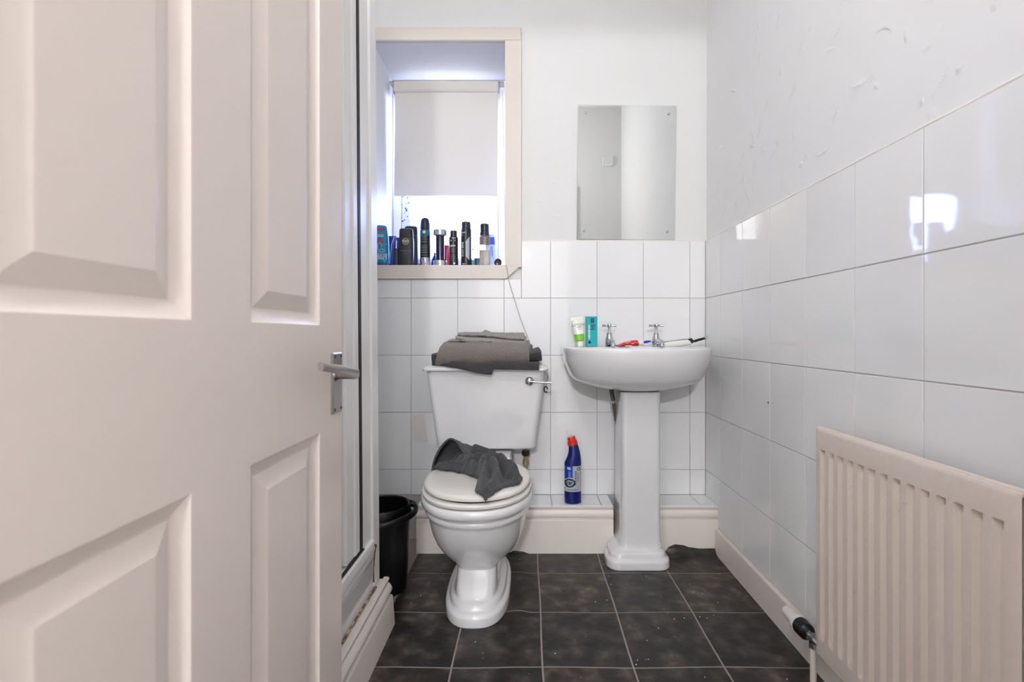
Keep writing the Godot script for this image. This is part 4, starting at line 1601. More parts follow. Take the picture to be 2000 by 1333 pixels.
	var on := func(i: int, j: int) -> bool:
		return i >= 0 and j >= 0 and i < nx and j < ny and inside[j][i] + inside[j + 1][i] + inside[j][i + 1] + inside[j + 1][i + 1] > 0.0
	for j in ny:
		for i in nx:
			if not on.call(i, j):
				continue
			var a: Vector3 = pt.call(i, j, 0.0)
			var c: Vector3 = pt.call(i + 1, j, 0.0)
			var d: Vector3 = pt.call(i + 1, j + 1, 0.0)
			var e: Vector3 = pt.call(i, j + 1, 0.0)
			b.quad(a, c, d, e)
			var dn := Vector3(0, -0.0035, 0)
			b.quad(e + dn, d + dn, c + dn, a + dn)
			if not on.call(i, j - 1):
				b.quad(a + dn, c + dn, c, a)
			if not on.call(i, j + 1):
				b.quad(d + dn, e + dn, e, d)
			if not on.call(i - 1, j):
				b.quad(e + dn, a + dn, a, e)
			if not on.call(i + 1, j):
				b.quad(c + dn, d + dn, d, c)
	part("cloth", b, M.towel_charcoal, o, 70.0)
	# the raised fold: a sheet arching from its hemmed front edge back towards the cistern
	var front := [P(844, 923, 1.655), P(846, 908, 1.67), P(852, 890, 1.685), P(862, 873, 1.70), P(873, 861, 1.705), P(882, 858, 1.705), P(892, 864, 1.695), P(904, 882, 1.67), P(918, 900, 1.635), P(933, 913, 1.605), P(944, 918, 1.575)]
	var rear := [P(852, 914, 1.73), P(852, 903, 1.745), P(857, 886, 1.765), P(866, 873, 1.775), P(878, 867, 1.78), P(893, 867, 1.78), P(913, 871, 1.775), P(935, 875, 1.765), P(957, 878, 1.75), P(971, 892, 1.725), P(973, 905, 1.68)]
	var smooth := func(src: Array) -> Array:
		var c := Curve3D.new()
		for i in src.size():
			var t: Vector3 = (src[mini(i + 1, src.size() - 1)] - src[maxi(i - 1, 0)]) / 6.0
			c.add_point(src[i], -t, t)
		var r := []
		for k in 49:
			r.push_back(c.samplef((src.size() - 1) * k / 48.0) - o.position)
		return r
	var fr: Array = smooth.call(front)
	var re: Array = smooth.call(rear)
	var rings := []
	for k in 49:
		var up := PackedVector3Array()
		var low := PackedVector3Array()
		for q in 21:
			var f := q / 20.0
			var foot := Vector3(re[k].x, 0.0045, -0.118 if k < 34 else re[k].z - 0.008)
			var p: Vector3 = fr[k].lerp(re[k], f / 0.6) if f < 0.6 else re[k].lerp(foot, (f - 0.6) / 0.4)
			p.y += sin(minf(f / 0.6, 1.0) * PI) * (0.006 - 0.012 * exp(-pow((k - 36.0) / 7.0, 2.0)))
			p.y += n.get_noise_2d(p.x * 1.6, p.z * 1.6) * 0.009 * sin(f * PI)
			up.push_back(p)
			low.push_back(p + Vector3(0.0, -0.0038, 0.0008))
		low.reverse()
		up.append_array(low)
		rings.push_back(up)
	b = MB.new()
	b.loft(rings)
	part("raised_fold", b, M.towel_charcoal, o, 70.0)
	b = MB.new()
	b.tube(fr, 0.0036, 8)
	part("hem", b, M.towel_charcoal, o, 70.0)


# ---------------------------------------------------------------- things on the basin
func basin_things() -> void:
	# face wash tube standing on its cap
	var base := P(1134, 678.5, 1.94)
	base.y = 0.8305
	var o := thing("face_wash_tube", "small white and lime green tube standing on its cap at the left of the basin", "tube", base)
	o.rotation_degrees = Vector3(0, 0, 7)
	var rings := []
	var b := MB.new()
	var sect := func(y: float, hx: float, hz: float) -> PackedVector3Array:
		return oval(0.0, y, 0.0, hx, hz, hz, 2.2, 28)
	for p in [[0.0, 0.0125, 0.011], [0.002, 0.0135, 0.012], [0.018, 0.0135, 0.012], [0.021, 0.0125, 0.011]]:
		rings.push_back(sect.call(p[0], p[1], p[2]))
	b.loft(rings)
	var white := paint(rgb(232, 234, 226), 0.35)
	part("cap", b, white, o)
	b = MB.new()
	b.loft([sect.call(0.021, 0.015, 0.0125), sect.call(0.024, 0.0185, 0.0155), sect.call(0.05, 0.021, 0.0142)])
	part("green_band", b, paint(rgb(122, 200, 50), 0.35), o)
	b = MB.new()
	b.loft([sect.call(0.05, 0.0212, 0.0142), sect.call(0.08, 0.024, 0.0095), sect.call(0.105, 0.0262, 0.0035), sect.call(0.118, 0.027, 0.0012), sect.call(0.119, 0.0268, 0.0008)])
	part("tube_body", b, white, o)
	b = MB.new()
	b.extrude([Vector3(-0.026, 0.104, 0.0035), Vector3(-0.010, 0.109, 0.0028), Vector3(-0.0245, 0.0985, 0.0042)], Vector3(0, 0, 0.0012))
	part("green_flash", b, paint(rgb(178, 214, 70), 0.4), o)
	writing("Simple", 0.018, M.print_grey, o, Vector3(0.0, 0.088, 0.0082), Vector3(-13, 0, 0))
	small_print(o, Vector3(0.003, 0.0775, 0.0103), 0.018, 0.0022, M.print_grey)
	small_print(o, Vector3(0.004, 0.070, 0.0113), 0.014, 0.0015, M.print_grey)
	# turquoise box
	base = P(1155, 677.5, 1.95)
	base.y = 0.8305
	o = thing("cream_box", "tall turquoise carton standing at the left of the basin next to the tube", "box", base)
	o.rotation_degrees = Vector3(0, 9, 0)
	b = MB.new()
	b.box(Vector3(0, 0.0605, 0), Vector3(0.0425, 0.121, 0.03), 0.0008)
	part("carton", b, paint(rgb(32, 178, 180), 0.4), o)
	var navy := paint(rgb(24, 54, 110), 0.4)
	b = MB.new()
	b.box(Vector3(0.0, 0.104, 0.0153), Vector3(0.0145, 0.019, 0.0006), 0.0002)
	part("logo_patch", b, navy, o)
	small_print(o, Vector3(0.0, 0.107, 0.0156), 0.009, 0.003, M.print_grey)
	small_print(o, Vector3(0.0, 0.1005, 0.0156), 0.008, 0.002, M.print_grey)
	for k in 9:
		small_print(o, Vector3(-0.0135, 0.032 + 0.0064 * k, 0.0152), 0.008 if k % 3 else 0.0055, 0.0042, M.print_white)
	for k in 4:
		small_print(o, Vector3(0.002 - 0.0015 * (k % 2), 0.086 - 0.0058 * k, 0.0152), 0.02 - 0.003 * (k % 3), 0.003, navy)
	b = MB.new()
	b.lathe(Vector3(-0.012, 0.0165, 0.0148), [[0.0, 0.0], [0.0065, 0.0], [0.0065, 0.0006], [0.0, 0.0006]], 20, Vector3.BACK)
	part("round_seal", b, navy, o)
	# toothpaste tube lying down
	base = P(1232, 679, 1.93)
	base.y = 0.8315
	o = thing("toothpaste_tube", "red and white toothpaste tube lying between the basin taps", "tube", base)
	o.rotation_degrees = Vector3(0, 12, 0)
	rings = []
	b = MB.new()
	for p in [[-0.056, 0.0008, 0.020], [-0.05, 0.003, 0.020], [-0.03, 0.008, 0.0185], [0.0, 0.0115, 0.0165], [0.026, 0.0125, 0.0145], [0.03, 0.0105, 0.012], [0.032, 0.006, 0.007]]:
		var r := PackedVector3Array()
		for j in 20:
			var a := TAU * j / 20
			r.push_back(Vector3(p[0], 0.0128 + sin(a) * p[1] - (0.0128 - p[1]) * 0.95, cos(a) * p[2]))
		rings.push_back(r)
	b.loft(rings)
	part("tube_body", b, paint(rgb(214, 40, 34), 0.3), o, 50.0)
	b = MB.new()
	b.lathe(Vector3(0.031, 0.0125, 0), [[0.0, 0.0], [0.0085, 0.0], [0.0095, 0.002], [0.0105, 0.02], [0.0, 0.021]], 20, Vector3.RIGHT)
	part("cap", b, white, o)
	b = MB.new()
	b.extrude([Vector3(-0.034, 0.0, 0.0168), Vector3(-0.008, 0.0, 0.0152), Vector3(0.0, 0.0025, 0.0142), Vector3(-0.028, 0.0025, 0.0158)], Vector3(0, 0.001, 0.0004))
	part("white_band", b, white, o)
	writing("Colgate", 0.0165, M.print_white, o, Vector3(0.0, 0.0170, 0.0128), Vector3(-38, 0, 4), true)
	# toothbrushes
	o = thing("toothbrush", "blue and white manual toothbrush lying behind the toothpaste tube", "toothbrush", P(1250, 673, 1.985))
	b = MB.new()
	var hd := []
	for p in [[1206, 677], [1222, 675], [1240, 672], [1254, 669.5], [1263, 668], [1271, 667]]:
		hd.push_back(P(p[0], p[1], 1.985) - o.position)
	b.tube(hd, [0.003, 0.0045, 0.004, 0.0045, 0.0058, 0.003], 12)
	part("handle", b, paint(rgb(28, 70, 190), 0.3), o, 60.0)
	b = MB.new()
	var wh := []
	for p in [[1217, 672], [1232, 669], [1249, 667.5]]:
		wh.push_back(P(p[0], p[1], 1.99) - o.position)
	b.tube(wh, [0.002, 0.0045, 0.0025], 8)
	part("grip", b, white, o, 60.0)
	o = thing("toothbrush", "thin black toothbrush lying beside the foot of the left tap", "toothbrush", P(1202, 678, 1.935))
	b = MB.new()
	var bl := []
	for p in [[1186, 678.4], [1200, 678], [1212, 677.6], [1219, 677.2]]:
		var w := P(p[0], p[1], 1.935)
		w.y = 0.8335
		bl.push_back(w - o.position)
	b.tube(bl, [0.0028, 0.0026, 0.002, 0.0018], 8)
	part("handle", b, M.black, o, 60.0)
	b = MB.new()
	b.box(Vector3(0.036, 0.0032, 0.0), Vector3(0.02, 0.006, 0.006), 0.001)
	part("bristles", b, white, o)
	# electric toothbrush lying on the rim, head resting against the side wall
	o = thing("electric_toothbrush", "white electric toothbrush with a black neck lying at the right of the basin", "toothbrush", P(1325, 672, 1.94))
	b = MB.new()
	var body := []
	for p in [[1292, 674], [1294, 673.8], [1305, 673], [1322, 671.4], [1340, 669], [1349, 667.6], [1351, 667.2]]:
		body.push_back(P(p[0], p[1], 1.94) - o.position)
	b.tube(body, [0.006, 0.0112, 0.0132, 0.0142, 0.0135, 0.0112, 0.0088], 20)
	part("body", b, white, o, 50.0)
	b = MB.new()
	var strip := []
	for p in [[1293, 668.5], [1304, 667.6], [1316, 666.2], [1328, 664.4], [1340, 663.2], [1348, 663.4]]:
		strip.push_back(P(p[0], p[1], 1.934) - o.position)
	b.tube(strip, 0.0014, 8)
	part("black_stripe", b, M.black, o)
	b = MB.new()
	b.tube([P(1342, 665.5, 1.937) - o.position, P(1349, 666.2, 1.938) - o.position, P(1353.5, 668.5, 1.938) - o.position], [0.0062, 0.0118, 0.0072], 16)
	part("collar", b, M.black, o, 50.0)
	b = MB.new()
	b.tube([P(1354, 667.2, 1.94) - o.position, P(1357, 666.6, 1.94) - o.position, P(1366, 663.8, 1.94) - o.position, P(1377, 661, 1.94) - o.position, P(1379, 660.5, 1.94) - o.position], [0.0036, 0.0056, 0.0052, 0.0046, 0.0042], 12)
	part("brush_neck", b, M.black, o, 50.0)
	b = MB.new()
	var hp := P(1379, 659.5, 1.94) - o.position
	b.lathe(hp - Vector3(0, 0, 0.004), [[0.0, 0.0], [0.0072, 0.0], [0.0078, 0.002], [0.0078, 0.007], [0.0065, 0.009], [0.0, 0.009]], 18, Vector3(-0.15, 0.2, 1.0))
	part("brush_head", b, M.chrome, o, 40.0)


func label_image() -> ImageTexture:      # silver label with a blue panel and a ringed swirl
	var w := 160
	var h := 300
	var im := Image.create(w, h, false, Image.FORMAT_RGB8)
	for y in h:
		for x in w:
			var u := float(x) / w
			var q := float(y) / h
			var c := rgb(176, 178, 184)
			if u < 0.47 and q < 0.68:
				c = rgb(20, 60, 160)
			if u < 0.47 and u > 0.42 and q < 0.62:
				c = rgb(36, 104, 196)
			var d := Vector2((u - 0.30) * w, (q - 0.66) * h).length()
			if d < 62:
				c = rgb(190, 192, 198)
			if d < 52:
				c = rgb(24, 26, 30)
			if d < 37:
				c = rgb(178, 180, 186) if fposmod(atan2(q * h - 198, u * w - 48) + d * 0.09, 2.0) < 1.25 else rgb(30, 40, 70)
			if d < 14:
				c = rgb(22, 60, 150)
			# lettering too small to read: a white word up the blue panel and grey lines on the silver
			if u > 0.14 and u < 0.34 and q > 0.04 and q < 0.14 and int(q * h / 5.0 + u * 12.0) % 3 != 0:
				c = rgb(226, 230, 240)
			if u > 0.2 and u < 0.36 and q > 0.2 and q < 0.46 and int(q * h / 9.0) % 2 == 0:
				c = rgb(120, 160, 224)
			var d2 := Vector2((u - 0.82) * w, (q - 0.11) * h).length()
			if d2 < 17:
				c = rgb(30, 32, 38)
			if d2 < 9:
				c = rgb(206, 208, 212)
			if u > 0.6 and u < 0.68 and q > 0.2 and q < 0.75 and int(q * h / 6.0) % 3 != 0:
				c = rgb(70, 74, 84)
			if u > 0.74 and u < 0.8 and q > 0.25 and q < 0.6 and int(q * h / 5.0) % 3 != 1:
				c = rgb(96, 100, 110)
			if q > 0.9 and u > 0.15 and u < 0.85 and int(u * w / 7.0) % 3 != 0 and q < 0.94:
				c = rgb(90, 94, 104)
			im.set_pixel(x, y, c)
	return ImageTexture.create_from_image(im)


func cleaner_bottle() -> void:
	var o := thing("cleaner_bottle", "blue toilet cleaner bottle with a red cap standing on the tiled ledge", "bottle", Vector3(0.186, 0.19, -1.972))
	var blue := paint(rgb(16, 28, 104), 0.22)
	var b := MB.new()
	var rings := []
	# [height, centre x, half width, half depth]
	for p in [[0.0, 0.0, 0.031, 0.021], [0.003, 0.0, 0.034, 0.024], [0.008, 0.0, 0.0345, 0.0245], [0.05, 0.0, 0.0345, 0.0245], [0.05, 0.0, 0.0338, 0.0238], [0.155, 0.0, 0.0335, 0.0235], [0.156, 0.0, 0.0345, 0.0245], [0.16, 0.0, 0.0345, 0.0245], [0.168, 0.001, 0.0335, 0.024], [0.178, 0.003, 0.031, 0.0235], [0.188, 0.005, 0.028, 0.023], [0.2, 0.006, 0.0252, 0.021], [0.213, 0.0055, 0.0226, 0.0195], [0.226, 0.0035, 0.0202, 0.018], [0.236, 0.001, 0.0182, 0.0165], [0.24, 0.0, 0.0165, 0.015], [0.246, -0.001, 0.0155, 0.0145]]:
		var r := oval(p[1], p[0], 0.0, p[2], p[3], p[3], 2.4, 36)
		if p[0] > 0.2:      # the neck leans over to the left
			for j in r.size():
				r[j].y += (r[j].x - p[1]) * -0.28 * smoothstep(0.2, 0.24, p[0]) * -1.0
		rings.push_back(r)
	b.loft(rings)
	part("bottle_body", b, blue, o, 40.0)
	b = MB.new()
	rings = []
	for p in [[0.236, 0.000, 0.0195, 0.018], [0.2375, 0.0, 0.0205, 0.019], [0.252, -0.003, 0.0195, 0.018], [0.2535, -0.0035, 0.0165, 0.0155], [0.267, -0.0065, 0.0158, 0.0148], [0.2695, -0.007, 0.0145, 0.0135]]:
		var r := oval(p[1], p[0], 0.0, p[2], p[3], p[3], 2.2, 28)
		for j in r.size():
			r[j].y += (r[j].x - p[1]) * 0.26
		rings.push_back(r)
	b.loft(rings)
	part("cap", b, paint(rgb(214, 46, 32), 0.3), o, 35.0)
	b = MB.new()
	var lab := paint(Color.WHITE, 0.3)
	lab.albedo_texture = label_image()
	var n := 24
	var row := [[], []]
	for k in n + 1:
		var a := PI - PI * k / n
		var e := 2.0 / 2.4
		var x := signf(cos(a)) * pow(absf(cos(a)), e) * 0.0342
		var z := pow(absf(sin(a)), e) * 0.0242
		row[0].push_back(Vector3(x, 0.0505, z))
		row[1].push_back(Vector3(x, 0.1545, z))
	for k in n:
		var u0: float = 0.5 + row[0][k].x / 0.0684
		var u1: float = 0.5 + row[0][k + 1].x / 0.0684
		b.quad(row[0][k], row[0][k + 1], row[1][k + 1], row[1][k], Vector2(u0, 1), Vector2(u1, 1), Vector2(u1, 0), Vector2(u0, 0))
	flip_to(b, 0, Vector3(-1, 0, 0.2))
	part("label", b, lab, o, 40.0)


# ---------------------------------------------------------------- things on the window sill
const SILL := 1.1753


func sill(px: float, d: float) -> Vector3:
	return Vector3((px - VX) / F * d, SILL, -d)


func bottle(called: String, label: String, category: String, px: float, d: float) -> Node3D:
	return thing(called, label, category, sill(px, d), "toiletries on the window sill")


func round_part(called: String, profile: Array, m: Material, o: Node, seg := 28, deg := 40.0) -> void:
	var b := MB.new()
	b.lathe(Vector3.ZERO, profile, seg)
	part(called, b, m, o, deg)


func flat_bottle(called: String, levels: Array, m: Material, o: Node, sq := 2.8) -> void:
	var b := MB.new()
	var rings := []
	for p in levels:
		rings.push_back(oval(p[3] if p.size() > 3 else 0.0, p[0], 0.0, p[1], p[2], p[2], sq, 36))
	b.loft(rings)
	part(called, b, m, o, 40.0)


func small_print(o: Node, at: Vector3, w: float, h: float, m: Material) -> void:      # a line of print too small to read
	var b := MB.new()
	b.box(at, Vector3(w, h, 0.0009), 0.0002)
	part("small_print", b, m, o)


func ring_mark(o: Node, at: Vector3, r: float, m: Material) -> void:
	var b := MB.new()
	var pts := []
	for k in 33:
		var a := TAU * k / 32.0
		pts.push_back(at + Vector3(cos(a) * r, sin(a) * r, 0))
	b.tube(pts, 0.0007, 4)
	part("round_emblem", b, m, o, 60.0)


func sill_things() -> void:
	var d := 2.125
	var navy := paint(rgb(26, 28, 70), 0.3)
	var ink := paint(rgb(30, 30, 36), 0.32)
	var silver := paint(rgb(196, 198, 204), 0.25, 0.8)
	# upturned turquoise shampoo bottle
	var o := bottle("shampoo_bottle", "turquoise shampoo bottle standing on its cap at the left end of the window sill", "bottle", 744.5, d)
	o.rotation_degrees.y = 8
	var teal := paint(rgb(10, 140, 184), 0.25)
	flat_bottle("bottle_body", [[0.018, 0.031, 0.018], [0.022, 0.0335, 0.0195], [0.06, 0.035, 0.021], [0.11, 0.034, 0.0205], [0.15, 0.031, 0.019], [0.174, 0.0275, 0.0165], [0.181, 0.024, 0.014], [0.184, 0.016, 0.009]], teal, o, 2.8)
	flat_bottle("cap", [[0.0, 0.0285, 0.0165], [0.002, 0.03, 0.0175], [0.016, 0.031, 0.018], [0.0185, 0.0295, 0.017]], paint(rgb(22, 80, 130), 0.3), o)
	writing("L'ORÉAL", 0.0155, M.print_white, o, Vector3(-0.002, 0.0375, 0.0208), Vector3(0, 0, 176), true)
	writing("ELVIVE", 0.019, M.print_white, o, Vector3(-0.002, 0.051, 0.0214), Vector3(0, 0, 176), true)
	small_print(o, Vector3(0.002, 0.0645, 0.0214), 0.022, 0.0022, M.print_white)
	small_print(o, Vector3(0.012, 0.0765, 0.0208), 0.011, 0.002, M.print_white)
	small_print(o, Vector3(0.0, 0.139, 0.0198), 0.026, 0.003, M.print_white)
	small_print(o, Vector3(0.0, 0.132, 0.0202), 0.026, 0.003, M.print_white)
	var b := MB.new()
	b.box(Vector3(0.0, 0.1635, 0.0185), Vector3(0.034, 0.009, 0.0012), 0.0005)
	part("red_flash", b, M.print_red, o)
	b = MB.new()
	b.lathe(Vector3(0.001, 0.113, 0.0198), [[0.0, 0.0], [0.0125, 0.0], [0.0105, 0.0016], [0.0, 0.002]], 20, Vector3.BACK, 0.8)
	part("red_bloom", b, paint(rgb(196, 70, 74), 0.4), o)
	b = MB.new()
	for k in 2:
		var pts := []
		for q in 25:
			var a := TAU * q / 24.0
			pts.push_back(Vector3(-0.004 + cos(a) * 0.008, 0.088 + sin(a) * 0.017, 0.0215) if k == 0 else Vector3(lerpf(-0.026, 0.028, q / 24.0), 0.107 + 0.004 * sin(q * 0.3) - 0.01 * q / 24.0, 0.0206 - 0.004 * absf(q / 12.0 - 1.0)))
		b.tube(pts, 0.0011, 5)
	part("white_swirl", b, M.print_white, o, 60.0)
	# dark blue tube and pot behind it
	o = bottle("blue_tube", "dark blue tube with a white stripe behind the turquoise shampoo bottle", "tube", 765, 2.18)
	flat_bottle("tube_body", [[0.02, 0.016, 0.015], [0.024, 0.018, 0.017], [0.08, 0.0195, 0.012], [0.14, 0.0205, 0.003], [0.149, 0.0205, 0.0015]], paint(rgb(32, 44, 120), 0.3), o, 2.2)
	flat_bottle("cap", [[0.0, 0.014, 0.014], [0.021, 0.015, 0.015]], paint(rgb(24, 30, 80), 0.3), o, 2.0)
	b = MB.new()
	b.tube([Vector3(-0.004, 0.02, 0.0185), Vector3(0.0, 0.07, 0.0148), Vector3(0.002, 0.11, 0.0085), Vector3(0.012, 0.145, 0.0022)], 0.0018, 6)
	part("white_stripe", b, M.print_white, o)
	o = bottle("blue_carton", "dark blue carton with a pale window behind the black shower gel", "box", 775.5, 2.25)
	b = MB.new()
	b.box(Vector3(0, 0.077, 0), Vector3(0.04, 0.154, 0.03), 0.001)
	part("carton", b, paint(rgb(36, 46, 112), 0.35), o)
	b = MB.new()
	b.box(Vector3(-0.002, 0.117, 0.0154), Vector3(0.012, 0.045, 0.0008), 0.0002)
	part("pale_panel", b, M.print_white, o)
	o = bottle("black_pot", "short black container at the left foot of the black shower gel", "pot", 775, 2.10)
	round_part("pot", [[0.0, 0.0], [0.010, 0.0], [0.0115, 0.002], [0.0115, 0.05], [0.0105, 0.052], [0.0105, 0.076], [0.009, 0.078], [0.0, 0.078]], paint(rgb(50, 52, 74), 0.4), o)
	# two black shower gels
	for k in 2:
		o = bottle("shower_gel", ["black shower gel bottle with a round white emblem on its front", "taller black shower gel bottle standing half hidden behind the emblem bottle"][k], "bottle", [793.5, 803.5][k], [2.10, 2.17][k])
		o.rotation_degrees.y = [6, -4][k]
		var up: float = [0.0, 0.026][k]
		var blk := paint(rgb(40, 41, 46), 0.38)
		flat_bottle("bottle_body", [[0.0, 0.028, 0.017], [0.003, 0.030, 0.019], [0.05, 0.0325, 0.021], [0.11, 0.0322, 0.0205], [0.122 + up, 0.0315, 0.0198], [0.1235 + up, 0.0305, 0.019]], blk, o, 3.0)
		flat_bottle("cap", [[0.1245 + up, 0.0300, 0.0186], [0.153 + up, 0.0293, 0.018], [0.161 + up, 0.0275, 0.0165], [0.164 + up, 0.0225, 0.0125]], M.black_soft, o, 3.0)
		if k == 0:
			ring_mark(o, Vector3(0, 0.105, 0.0208), 0.0126, M.print_white)
			writing("NIVEA", 0.0098, M.print_white, o, Vector3(0, 0.1075, 0.0208), Vector3.ZERO, true)
			writing("MEN", 0.0065, M.print_white, o, Vector3(0, 0.1000, 0.0208))
			writing("STRENGTH", 0.0095, M.print_grey, o, Vector3(0, 0.064, 0.0216))
			small_print(o, Vector3(0, 0.052, 0.0211), 0.02, 0.0015, M.print_grey)
	# tall blue-black aerosol
	o = bottle("deodorant_can", "tall navy deodorant can with a teal band, the tallest on the sill", "can", 830.5, d)
	round_part("can", [[0.0, 0.0], [0.0215, 0.0], [0.0232, 0.002], [0.0232, 0.158], [0.0215, 0.164], [0.0, 0.165]], ink, o)
	round_part("silver_foot", [[0.0, 0.0], [0.0216, -0.0002], [0.0235, 0.002], [0.0235, 0.040], [0.0, 0.0402]], silver, o)
	round_part("teal_band", [[0.0, 0.136], [0.0234, 0.136], [0.0235, 0.1365], [0.0235, 0.157], [0.0225, 0.161], [0.0, 0.161]], paint(rgb(30, 110, 130), 0.3), o)
	round_part("cap", [[0.0, 0.165], [0.0212, 0.165], [0.0218, 0.167], [0.0215, 0.188], [0.0195, 0.203], [0.0165, 0.2115], [0.011, 0.2165], [0.0, 0.218]], navy, o)
	b = MB.new()
	b.box(Vector3(0.0, 0.151, 0.0238), Vector3(0.012, 0.011, 0.001), 0.003)
	part("badge", b, M.print_white, o)
	for y in [0.131, 0.12, 0.109, 0.091, 0.082, 0.072, 0.062, 0.05]:
		b = MB.new()
		b.box(Vector3(0.0, y, 0.0231), Vector3(0.025, 0.0055 if y > 0.06 else 0.003, 0.0009), 0.0002)
		part("small_print", b, paint(rgb(94, 96, 104), 0.5), o)
	b = MB.new()
	b.box(Vector3.ZERO, Vector3(0.0085, 0.0085, 0.0008), 0.0002)
	var dia := part("hazard_diamond", b, M.print_red, o)
	dia.position = Vector3(0.003, 0.0135, 0.0237)
	dia.rotation_degrees.z = 45
	b = MB.new()
	b.box(Vector3.ZERO, Vector3(0.0055, 0.0055, 0.0008), 0.0002)
	var di2 := part("hazard_diamond", b, M.print_white, o)
	di2.position = Vector3(0.003, 0.0135, 0.024)
	di2.rotation_degrees.z = 45
	b = MB.new()
	b.box(Vector3(0.001, 0.030, 0.0236), Vector3(0.0015, 0.02, 0.0006), 0.0001)
	b.box(Vector3(-0.004, 0.034, 0.0234), Vector3(0.009, 0.0015, 0.0006), 0.0001)
	b.box(Vector3(-0.004, 0.028, 0.0234), Vector3(0.009, 0.0015, 0.0006), 0.0001)
	part("small_print", b, ink, o)
	# small bottle behind, between the can and the silver topped one
	o = bottle("blue_bottle", "small rounded blue bottle half hidden behind the silver topped bottle", "bottle", 851, 2.21)
	round_part("bottle_body", [[0.0, 0.0], [0.019, 0.0], [0.021, 0.003], [0.021, 0.03], [0.0185, 0.047], [0.012, 0.062], [0.0085, 0.068], [0.0085, 0.078], [0.0, 0.079]], paint(rgb(34, 50, 130), 0.25), o)
	# silver and dark purple aftershave
	o = bottle("aftershave_bottle", "dark purple aftershave column between a silver foot and a broad silver cap", "bottle", 859.8, d)
	round_part("silver_foot", [[0.0, 0.0], [0.0275, 0.0], [0.0298, 0.0025], [0.03, 0.008], [0.029, 0.0095], [0.03, 0.011], [0.03, 0.025], [0.0285, 0.0275], [0.0, 0.0275]], silver, o)
	round_part("purple_column", [[0.0, 0.0275], [0.0188, 0.0275], [0.0188, 0.138], [0.0, 0.138]], paint(rgb(32, 26, 62), 0.12), o)
	round_part("silver_cap", [[0.0, 0.137], [0.026, 0.1375], [0.0295, 0.141], [0.03, 0.15], [0.0292, 0.1512], [0.03, 0.1525], [0.0298, 0.160], [0.0285, 0.1635], [0.0, 0.164]], silver, o)
	b = MB.new()
	b.tube([Vector3(-0.008, 0.166, 0.0), Vector3(0.0, 0.1675, 0.004), Vector3(0.012, 0.1665, 0.006), Vector3(0.022, 0.166, 0.002)], [0.002, 0.003, 0.0025, 0.0012], 8)
	part("torn_wrapper", b, M.black, o)
	# red tube behind
	o = bottle("red_tube", "red tube standing behind the small black deodorant can", "tube", 872.5, 2.20)
	flat_bottle("tube_body", [[0.014, 0.014, 0.014], [0.018, 0.016, 0.016], [0.07, 0.0175, 0.011], [0.112, 0.018, 0.002]], paint(rgb(206, 28, 48), 0.3), o, 2.0)
	round_part("cap", [[0.0, 0.0], [0.0125, 0.0], [0.0125, 0.014], [0.0, 0.0145]], M.print_white, o)
	# small black can
	o = bottle("deodorant_can", "small black deodorant can with a narrow cap, right of the silver foot bottle", "can", 886, d)
	round_part("can", [[0.0, 0.0], [0.0192, 0.0], [0.0205, 0.002], [0.0205, 0.129], [0.0185, 0.1325], [0.0, 0.133]], ink, o)
	round_part("cap", [[0.0, 0.133], [0.0152, 0.133], [0.0157, 0.135], [0.0152, 0.157], [0.0138, 0.161], [0.0, 0.1625]], paint(rgb(38, 38, 52), 0.35), o)
	small_print(o, Vector3(0.003, 0.1255, 0.0204), 0.018, 0.0028, M.print_white)
	for s in [-1.0, 1.0]:
		b = MB.new()
		b.lathe(Vector3(s * 0.0085, 0.1145, 0.0186), [[0.0, 0.0], [0.004, 0.0], [0.004, 0.001], [0.0, 0.001]], 14, Vector3.BACK)
		part("round_symbol", b, M.print_grey, o)
	writing("Lynx", 0.013, M.print_white, o, Vector3(-0.003, 0.0925, 0.0206), Vector3.ZERO, true)
	for y in [0.078, 0.071, 0.064, 0.052, 0.045, 0.036, 0.028]:
		b = MB.new()
		b.box(Vector3(0.0, y, 0.0204), Vector3(0.02, 0.0026, 0.0009), 0.0002)
		part("small_print", b, paint(rgb(104, 106, 112), 0.5), o)
	b = MB.new()
	b.box(Vector3.ZERO, Vector3(0.0075, 0.0075, 0.0008), 0.0002)
	dia = part("hazard_diamond", b, M.print_white, o)
	dia.position = Vector3(0.006, 0.0145, 0.0202)
	dia.rotation_degrees.z = 45
	# black can with white panel
	o = bottle("deodorant_can", "black deodorant can with a round emblem and a white slanted panel", "can", 910.5, d)
	round_part("can", [[0.0, 0.0], [0.0215, 0.0], [0.023, 0.002], [0.023, 0.166], [0.0205, 0.170], [0.0, 0.1705]], ink, o)
	round_part("cap", [[0.0, 0.1705], [0.0198, 0.1705], [0.0203, 0.173], [0.0203, 0.194], [0.0185, 0.1985], [0.0, 0.2]], paint(rgb(40, 38, 60), 0.35), o)
	ring_mark(o, Vector3(-0.0135, 0.149, 0.0190), 0.012, M.print_white)
	writing("NIVEA", 0.0088, M.print_white, o, Vector3(-0.012, 0.149, 0.0206), Vector3(0, -28, 0), true)
	b = MB.new()
	var cols := []
	for k in 9:
		var x := lerpf(0.001, 0.0165, k / 8.0)
		cols.push_back([x, sqrt(0.0234 * 0.0234 - x * x)])
	for k in 8:
		var x0: float = cols[k][0]
		var x1: float = cols[k + 1][0]
		b.quad(Vector3(x0, 0.045 - k * 0.002, cols[k][1]), Vector3(x1, 0.045 - (k + 1) * 0.002, cols[k + 1][1]), Vector3(x1, 0.109 + (k + 1) * 0.003, cols[k + 1][1]), Vector3(x0, 0.109 + k * 0.003, cols[k][1]))
	flip_to(b, 0, Vector3.BACK)
	part("white_panel", b, paint(rgb(184, 186, 190), 0.4), o)
	writing("MEN", 0.0125, M.print_white, o, Vector3(-0.0125, 0.094, 0.0200), Vector3(0, -30, 90), true)
